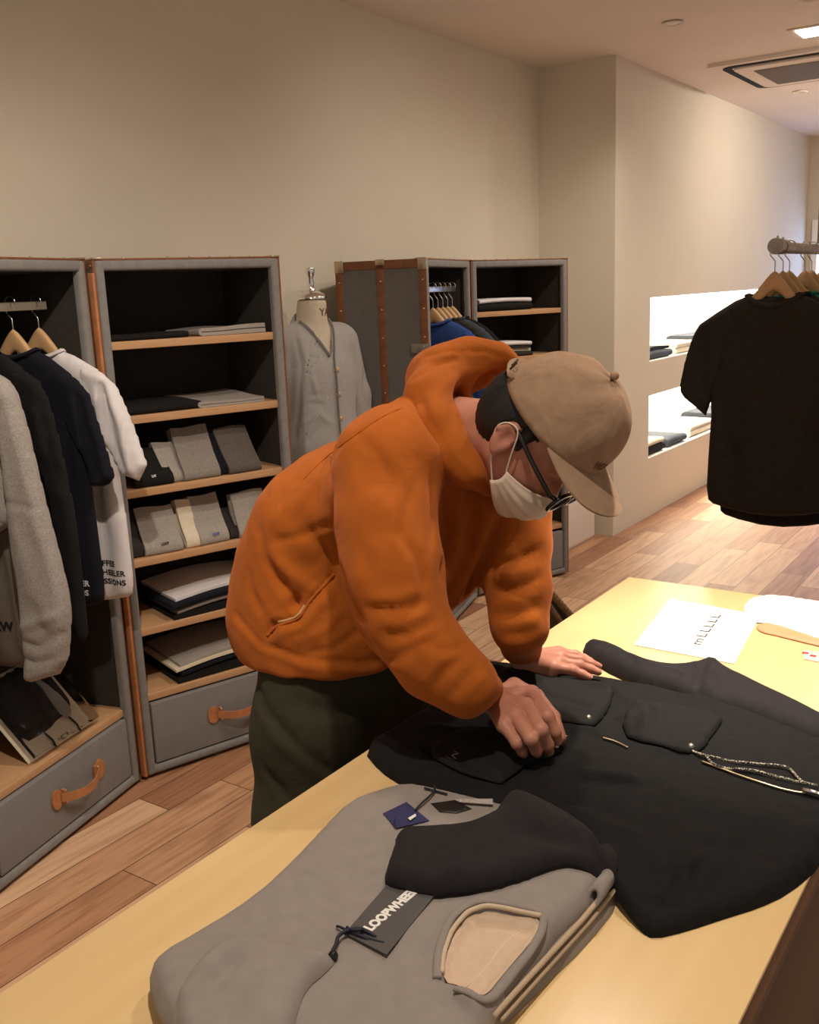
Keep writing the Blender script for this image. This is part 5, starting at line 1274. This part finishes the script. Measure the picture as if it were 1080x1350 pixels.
# smooth the step between what lies beneath
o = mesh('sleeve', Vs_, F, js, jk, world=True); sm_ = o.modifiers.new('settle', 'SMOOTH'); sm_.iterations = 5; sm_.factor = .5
def patch(name, poly, T, off, mat=jc, R=.008, folds=()):
    V, F = puff(W2(poly, .775), .006, T, R, flat_bottom=True, sm=1, front=folds2d([(W2(pl, .775), a, w) for pl, a, w in folds])); o = mesh(name, drape(V, bj, off), F, mat, jk, world=True); s = o.modifiers.new('settle', 'SMOOTH'); s.iterations = 3; return o
jp = fabric('black pocket cloth', (.0075, .007, .007), .2, 60, .8, .05, .3, 700)
patch('chest_pocket', [(652, 880), (700, 890), (812, 905), (806, 930), (790, 955), (775, 960), (720, 948), (660, 925), (640, 905)], .009, .002, jp, folds=[([(660, 905), (730, 935), (780, 945)], .003, .006)])
patch('side_pocket', [(832, 925), (870, 926), (958, 942), (945, 965), (925, 992), (905, 998), (860, 982), (815, 965)], .009, .002, jp)
patch('chest_pocket', [(562, 992), (585, 966), (640, 968), (742, 982), (738, 990), (700, 1000), (672, 1022), (655, 1035), (640, 1033), (600, 1018)], .009, .002, jp)
gold = plain('brass zip', (.62, .50, .30), .35, 1.0)
for pl in ([(712, 962), (735, 966), (748, 970)], [(795, 973), (812, 977), (828, 984)], [(925, 1003), (960, 1016), (1000, 1030), (1045, 1041), (1062, 1044)]):
    P = drape_px(pl, bj, .0035, .775, 2); MB().tube(P, .0018 if pl[0][0] < 900 else .0022, 6, flat=.6).build('zip_teeth', gold, jk, world=True, auto=None)
P = drape_px([(1058, 1043), (1084, 1050)], bj, .008, .775, 4); MB().tube(P, .0045, 8, flat=.6).tube([P[-1]+np.array([.004*math.cos(a), .006*math.sin(a), 0]) for a in np.linspace(0, 6.28, 13)[:-1]], .0012, 6, closed=True).build('zip_pull', M['chrome'], jk, world=True, auto=None)
m, nt, b = newmat('speckled cord'); nn = noise(nt, 420, 1); r_ = ramp(nt, [(.50, (.02, .02, .02)), (.56, (.55, .50, .38))]); nt.links.new(nn.outputs[0], r_.inputs[0]); nt.links.new(r_.outputs[0], b.inputs['Base Color']); setp(b, Roughness=.8)
for pl in ([(905, 990), (925, 1000), (960, 1004), (1010, 1007), (1040, 1011), (1048, 1022), (1060, 1034), (1078, 1036)], [(930, 1000), (945, 1012), (985, 1018), (1020, 1026), (1060, 1036)]):
    P = drape_px(pl, bj, .0045, .775, 3); MB().tube(P, .0021, 7).build('drawcord', m, jk, world=True, auto=None)
for x, y in ((776, 952), (911, 991), (733, 985)):
    c = drape_px([(x, y), (x+1, y)], bj, .0125, .775)[0]; MB().lathe([(.0001, .0035), (.003, .003), (.005, .0012), (.0055, -.002), (.0001, -.002)], c, 14).build('snap_button', M['galv'], jk, world=True)
Vt, Ft = text_mesh('LW', .022, .0001, 1.0, .0002); a = np.array(atz(596, 1002, .78)[:2]); b2 = np.array(atz(612, 990, .78)[:2]); d = (b2-a)/np.linalg.norm(b2-a); up = np.array([-d[1], d[0]])
W3 = drape([[*(a+d*v[0]*.8+up*v[1]*.8), v[2]] for v in Vt], bj, .0125); mesh('embroidery', W3, Ft, plain('grey thread', (.16, .15, .14), .8), jk, smooth=False, world=True)

# papers beyond the jacket
def flat_item(name, label, cat, poly, z0, th, mat, center, sm=0):
    t = thing(name, label, cat, center); P = [atz(x, y, TZ)[:2] for x, y in poly]
    if sm: P = smoothpoly(P, sm)
    a = sum(P[i][0]*P[(i+1) % len(P)][1]-P[(i+1) % len(P)][0]*P[i][1] for i in range(len(P)))
    if a < 0: P = P[::-1]
    mb = MB().prism([tuple(p) for p in P], TZ+z0, TZ+z0+th); return t, mb
t, mb = flat_item('paper_sheet', 'white sheet of paper with a column of small black marks beyond the jacket', 'paper', [(836, 851), (884, 790), (1003, 812), (968, 876)], .0008, .0012, M['paper'], (-.68, 2.08, TZ)); mb.build('sheet', M['paper'], t, auto=30, world=True)
Vt, Ft = text_mesh('mLLLLL', .044, .0002, 1.25, .0002); a = np.array(atz(923, 852, TZ)[:2]); b2 = np.array(atz(951, 812, TZ)[:2]); d = b2-a; L = np.linalg.norm(d); d /= L; up = np.array([-d[1], d[0]]); sc = L/Vt[:, 0].max()
mesh('print', [[*(a+d*v[0]*sc+up*v[1]*sc*.55), TZ+.0022+v[2]*.5] for v in Vt], Ft, M['print_black'], t, smooth=False, world=True)
t = thing('folded_tote_bag', 'white folded cloth with a curved tan strap at the far right of the table', 'bag', (-.45, 2.16, TZ))
V, F = puff(W2([(992, 822), (978, 802), (990, 790), (1020, 787), (1080, 796), (1140, 806), (1150, 850), (1080, 845), (1055, 836), (1029, 828), (1011, 823)], TZ), .01, .008, .01, flat_bottom=True); V[:, 2] += TZ+.0025; mesh('cloth', V, F, M['white'], t, world=True)
V, F = puff(W2([(995, 827), (1011, 822), (1029, 827), (1055, 835), (1080, 843), (1130, 858), (1130, 866), (1080, 853), (1050, 846), (1023, 839), (1003, 835)], TZ), .008, .004, .006, flat_bottom=True); V[:, 2] += TZ+.0022; mesh('strap', V, F, plain('pale tan leather', (.62, .33, .17), .55), t, world=True)
t, mb = flat_item('paper_card', 'small pink card with red marks at the right edge of the table', 'card', [(1060, 858), (1090, 862), (1088, 875), (1060, 870)], .0008, .001, None, (-.42, 2.03, TZ)); mb.build('card', plain('pink card', (.80, .55, .48), .6), t, auto=30, world=True)
mb = MB()
for x, y in ((1065, 862), (1075, 866)): c = atz(x, y, TZ); mb.box(c[0]-.010, c[1]-.006, TZ+.0018, c[0]+.002, c[1]+.004, TZ+.0021)
mb.build('red_mark', plain('red ink', (.6, .03, .03), .6), t, world=True)

# folded stool with rope beyond the table
t = thing('folding_stool', 'brown folded stool with rope edge standing on the floor beyond the table', 'stool', (-1.50, 3.20, 0))
apx = dep(709, 760, 3.40)
def gp(x, y, D): return dep(x, y, D)
wd = plain('weathered brown wood', (.20, .13, .07), .6, 0, .25, 40)
def ext(a, b): d = b-a; k = (a[2]-.02)/(a[2]-b[2]); return a+d*k
for (x0, y0, D0, x1, y1, D1, w_) in ((706, 772, 3.38, 741, 824, 3.55, .013), (700, 782, 3.36, 718, 842, 3.50, .011)):
    a = gp(x0, y0, D0); b = ext(a, gp(x1, y1, D1)); MB().tube([a, b], w_, 10, flat=.7).build('leg', wd, t, world=True)
a = gp(709, 764, 3.40); b = ext(a, gp(752, 812, 3.60)); d = b-a; pts = [a+d*k/80 for k in range(81)]
mb = MB()
for ph in range(3): mb.tube([p+np.array([.009*math.cos(k*.8+ph*2.094), .009*math.sin(k*.8+ph*2.094), 0]) for k, p in enumerate(pts)], .010, 8)
mb.build('rope', fabric('jute rope', (.26, .17, .08), .2, 90), t, world=True, auto=None)
q = [gp(700, 778, 3.37), gp(706, 770, 3.39), ext(gp(706, 772, 3.38), gp(741, 824, 3.55)), ext(gp(700, 782, 3.36), gp(718, 842, 3.50))]
V = np.array(q+[p+np.array([.01, .012, 0]) for p in q]); mesh('seat_cloth', V, [(0, 1, 2, 3), (7, 6, 5, 4), (0, 4, 5, 1), (1, 5, 6, 2), (2, 6, 7, 3), (3, 7, 4, 0)], fabric('dark olive canvas', (.06, .05, .025), .15), t, smooth=False, world=True)
q = [gp(709, 766, 3.41), gp(712, 768, 3.41), ext(gp(709, 764, 3.41), gp(749, 812, 3.60)), ext(gp(706, 772, 3.40), gp(739, 822, 3.56))]
V = np.array(q+[p+np.array([.01, .012, 0]) for p in q]); mesh('seat_cloth', V, [(0, 1, 2, 3), (7, 6, 5, 4), (0, 4, 5, 1), (1, 5, 6, 2), (2, 6, 7, 3), (3, 7, 4, 0)], fabric('black canvas', (.03, .026, .02), .15), t, smooth=False, world=True)

# ------------------------------------------------------------ dress form wearing the cardigan
FX, FY = -2.56, 3.045; fd = np.array([.98, -.20, 0]); fd /= np.linalg.norm(fd); fl_ = np.array([-fd[1], fd[0], 0])    # facing, its left
df = thing('dress_form', 'linen dress form with chrome cap on a stand between the trunks', 'dress form', (FX, FY, 0))
FR = np.stack([fd, fl_, np.array([0, 0, 1.0])], 1); FO = np.array([FX, FY, 0])
def form_sdf(P):
    Q = (P-FO)@FR; d = ell(Q, (0, 0, 1.17), (.112, .170, .20)); d = smin(d, ell(Q, (0, 0, .92), (.110, .160, .16)), .06); d = smin(d, cap(Q, (-.01, -.13, 1.335), (-.01, .13, 1.335), .055, .055), .06)
    d = smin(d, cap(Q, (0, 0, 1.36), (.012, 0, 1.50), .066, .056), .035); return smax(smax(d, Q[:, 2]-1.498, .004), .80-Q[:, 2], .004)
V, F = isosurf(form_sdf, FO+np.array([-.3, -.3, .76]), FO+np.array([.3, .3, 1.54]), .010)
mesh('torso', relax(V, F, 1), F, fabric('linen cover', (.60, .52, .40), .05), df, world=True)
MB().lathe([(.0001, 1.528), (.030, 1.526), (.056, 1.512), (.062, 1.502), (.062, 1.497), (.0001, 1.497)], (FX+.01, FY, 0), 32).lathe([(.0001, 1.52), (.012, 1.522), (.016, 1.53), (.011, 1.54), (.013, 1.56), (.010, 1.575), (.015, 1.590), (.018, 1.612), (.016, 1.616), (.0001, 1.616)], (FX+.01, FY, 0), 24).build('neck_cap', M['chrome'], df, auto=35, world=True, label='chrome cap and finial')
MB().tube([(FX, FY, .03), (FX, FY, .82)], .014, 14).build('stand_pole', M['chrome'], df, world=True); MB().lathe([(.0001, .03), (.03, .03), (.16, .012), (.165, .0), (.0001, .0)], (FX, FY, 0), 32).build('stand_base', M['black'], df, world=True)
Vt, Ft = text_mesh('YAB', .042, .0004); Vt[:, 0] -= .03
ang = [(v[0]/.062, v) for v in Vt]; bfm = bv_of(V, F); out = []
for a_, v in ang:
    dr = fd*math.cos(a_+.35)+fl_*math.sin(a_+.35)*1.0; o_ = FO+np.array([0, 0, 1.432+v[1]]); h = bfm.ray_cast(Vector(o_+dr*.3), Vector(-dr)); out.append(np.array(h[0])+dr*(.0008+v[2]) if h[0] is not None else o_+dr*.06)
mesh('stamp', out, Ft, plain('sepia ink', (.12, .07, .04), .8), df, smooth=False, world=True)
cg = thing('cardigan', 'light grey button cardigan worn by the dress form', 'cardigan', (FX, FY, .80))
cgm = fabric('light grey fleece marl', (.37, .355, .34), .12, 240, .95, .3, .35, 600)
def vn(Q): # open v neck in front
    return np.where(Q[:, 0] > -.03, (1.255+np.abs(Q[:, 1])*2.35)-Q[:, 2], .5)
def card_sdf(P):
    Q = (P-FO)@FR; d = ell(Q, (0, 0, 1.17), (.130, .188, .215)); d = smin(d, ell(Q, (.0, 0, .93), (.138, .186, .22)), .07); d = smin(d, cap(Q, (-.012, -.135, 1.335), (-.012, .135, 1.335), .068, .068), .06)
    d = smin(d, cap(Q, (-.01, 0, 1.34), (-.012, 0, 1.395), .080, .074), .03)
    for s in (-1, 1): d = smin(d, chain(Q, [((-.012, s*.165, 1.325), .066), ((-.005, s*.225, 1.10), .052), ((.03, s*.235, .84), .040)], .03), .02)
    inner = smin(ell(Q, (0, 0, 1.17), (.117, .175, .205)), cap(Q, (0, 0, 1.33), (.012, 0, 1.50), .070, .061), .04)
    d = smax(d, -smax(inner, -(Q[:, 2]-1.0), .01), .004)
    d = smax(d, -vn(Q)*.39, .006) if False else smax(d, -np.maximum((1.275+np.abs(Q[:, 1])*2.2-Q[:, 2])*.40, np.where(Q[:, 0] > -.035, -1, .5)), .005)
    return smax(d, .745-Q[:, 2], .008)
V, F = isosurf(card_sdf, FO+np.array([-.36, -.36, .70]), FO+np.array([.36, .36, 1.50]), .0085)
V = relax(V, F, 1); V = crease(V, F, [([(392, 445), (398, 480), (396, 530), (388, 580)], -.012, .010), ([(480, 470), (481, 500), (478, 530)], -.010, .010), ([(408, 522), (425, 520)], -.006, .006), ([(408, 532), (428, 534)], -.006, .006), ([(412, 500), (420, 525)], .005, .008), ([(400, 460), (410, 490), (418, 515)], .004, .012), ([(448, 450), (453, 490), (461, 540)], -.007, .004),
    ([(377, 450), (380, 500), (376, 560)], .005, .010), ([(400, 560), (420, 545), (440, 560)], .006, .012), ([(404, 585), (425, 560)], -.006, .01)])
mesh('body', relax(V, F, 1, .3), F, cgm, cg, world=True); bc_ = bv_of(V, F)
def on_form(pl, off):
    P = dens_open(pl, 4); out = []
    for x, y in P:
        h = bc_.ray_cast(Vector(CPOS), Vector(ray(x, y)).normalized())
        if h[0] is not None: out.append(np.array(h[0])+np.array(h[1])*off)
    return out
rib = fabric('grey rib knit', (.27, .26, .25), .1, 200, .95, .2, .6, 300)
def front_pt(l, z):
    o_ = FO+fl_*l+np.array([0, 0, z]); h = bc_.ray_cast(Vector(o_+fd*.4), Vector(-fd)); return np.array(h[0])+fd*.002 if h[0] is not None else None
for s_ in (-1, 1):
    pp = [front_pt(s_*(q+.012), 1.275+q*2.2) for q in np.linspace(.062, .0, 10)]+([front_pt(.004, z) for z in np.linspace(1.24, .80, 14)] if s_ > 0 else [])
    pp = [p for p in pp if p is not None]
    MB().tube(pp, .0125, 8, flat=.22, up=tuple(fl_)).build('button_band', rib, cg, world=True, auto=None)
for z_ in (1.225, 1.13, 1.035, .94):
    pp = [front_pt(.010, z_)+fd*.003]
    if pp: MB().ball(pp[0], .0105, 8).build('button', plain('tan button', (.55, .34, .20), .4), cg, world=True)
pk = on_form([(432, 524), (420, 545), (404, 572)], .002)
if len(pk) > 2: MB().tube(pk, .0045, 6, flat=.5).build('pocket_welt', fabric('pale welt', (.48, .46, .44), .05), cg, world=True, auto=None)
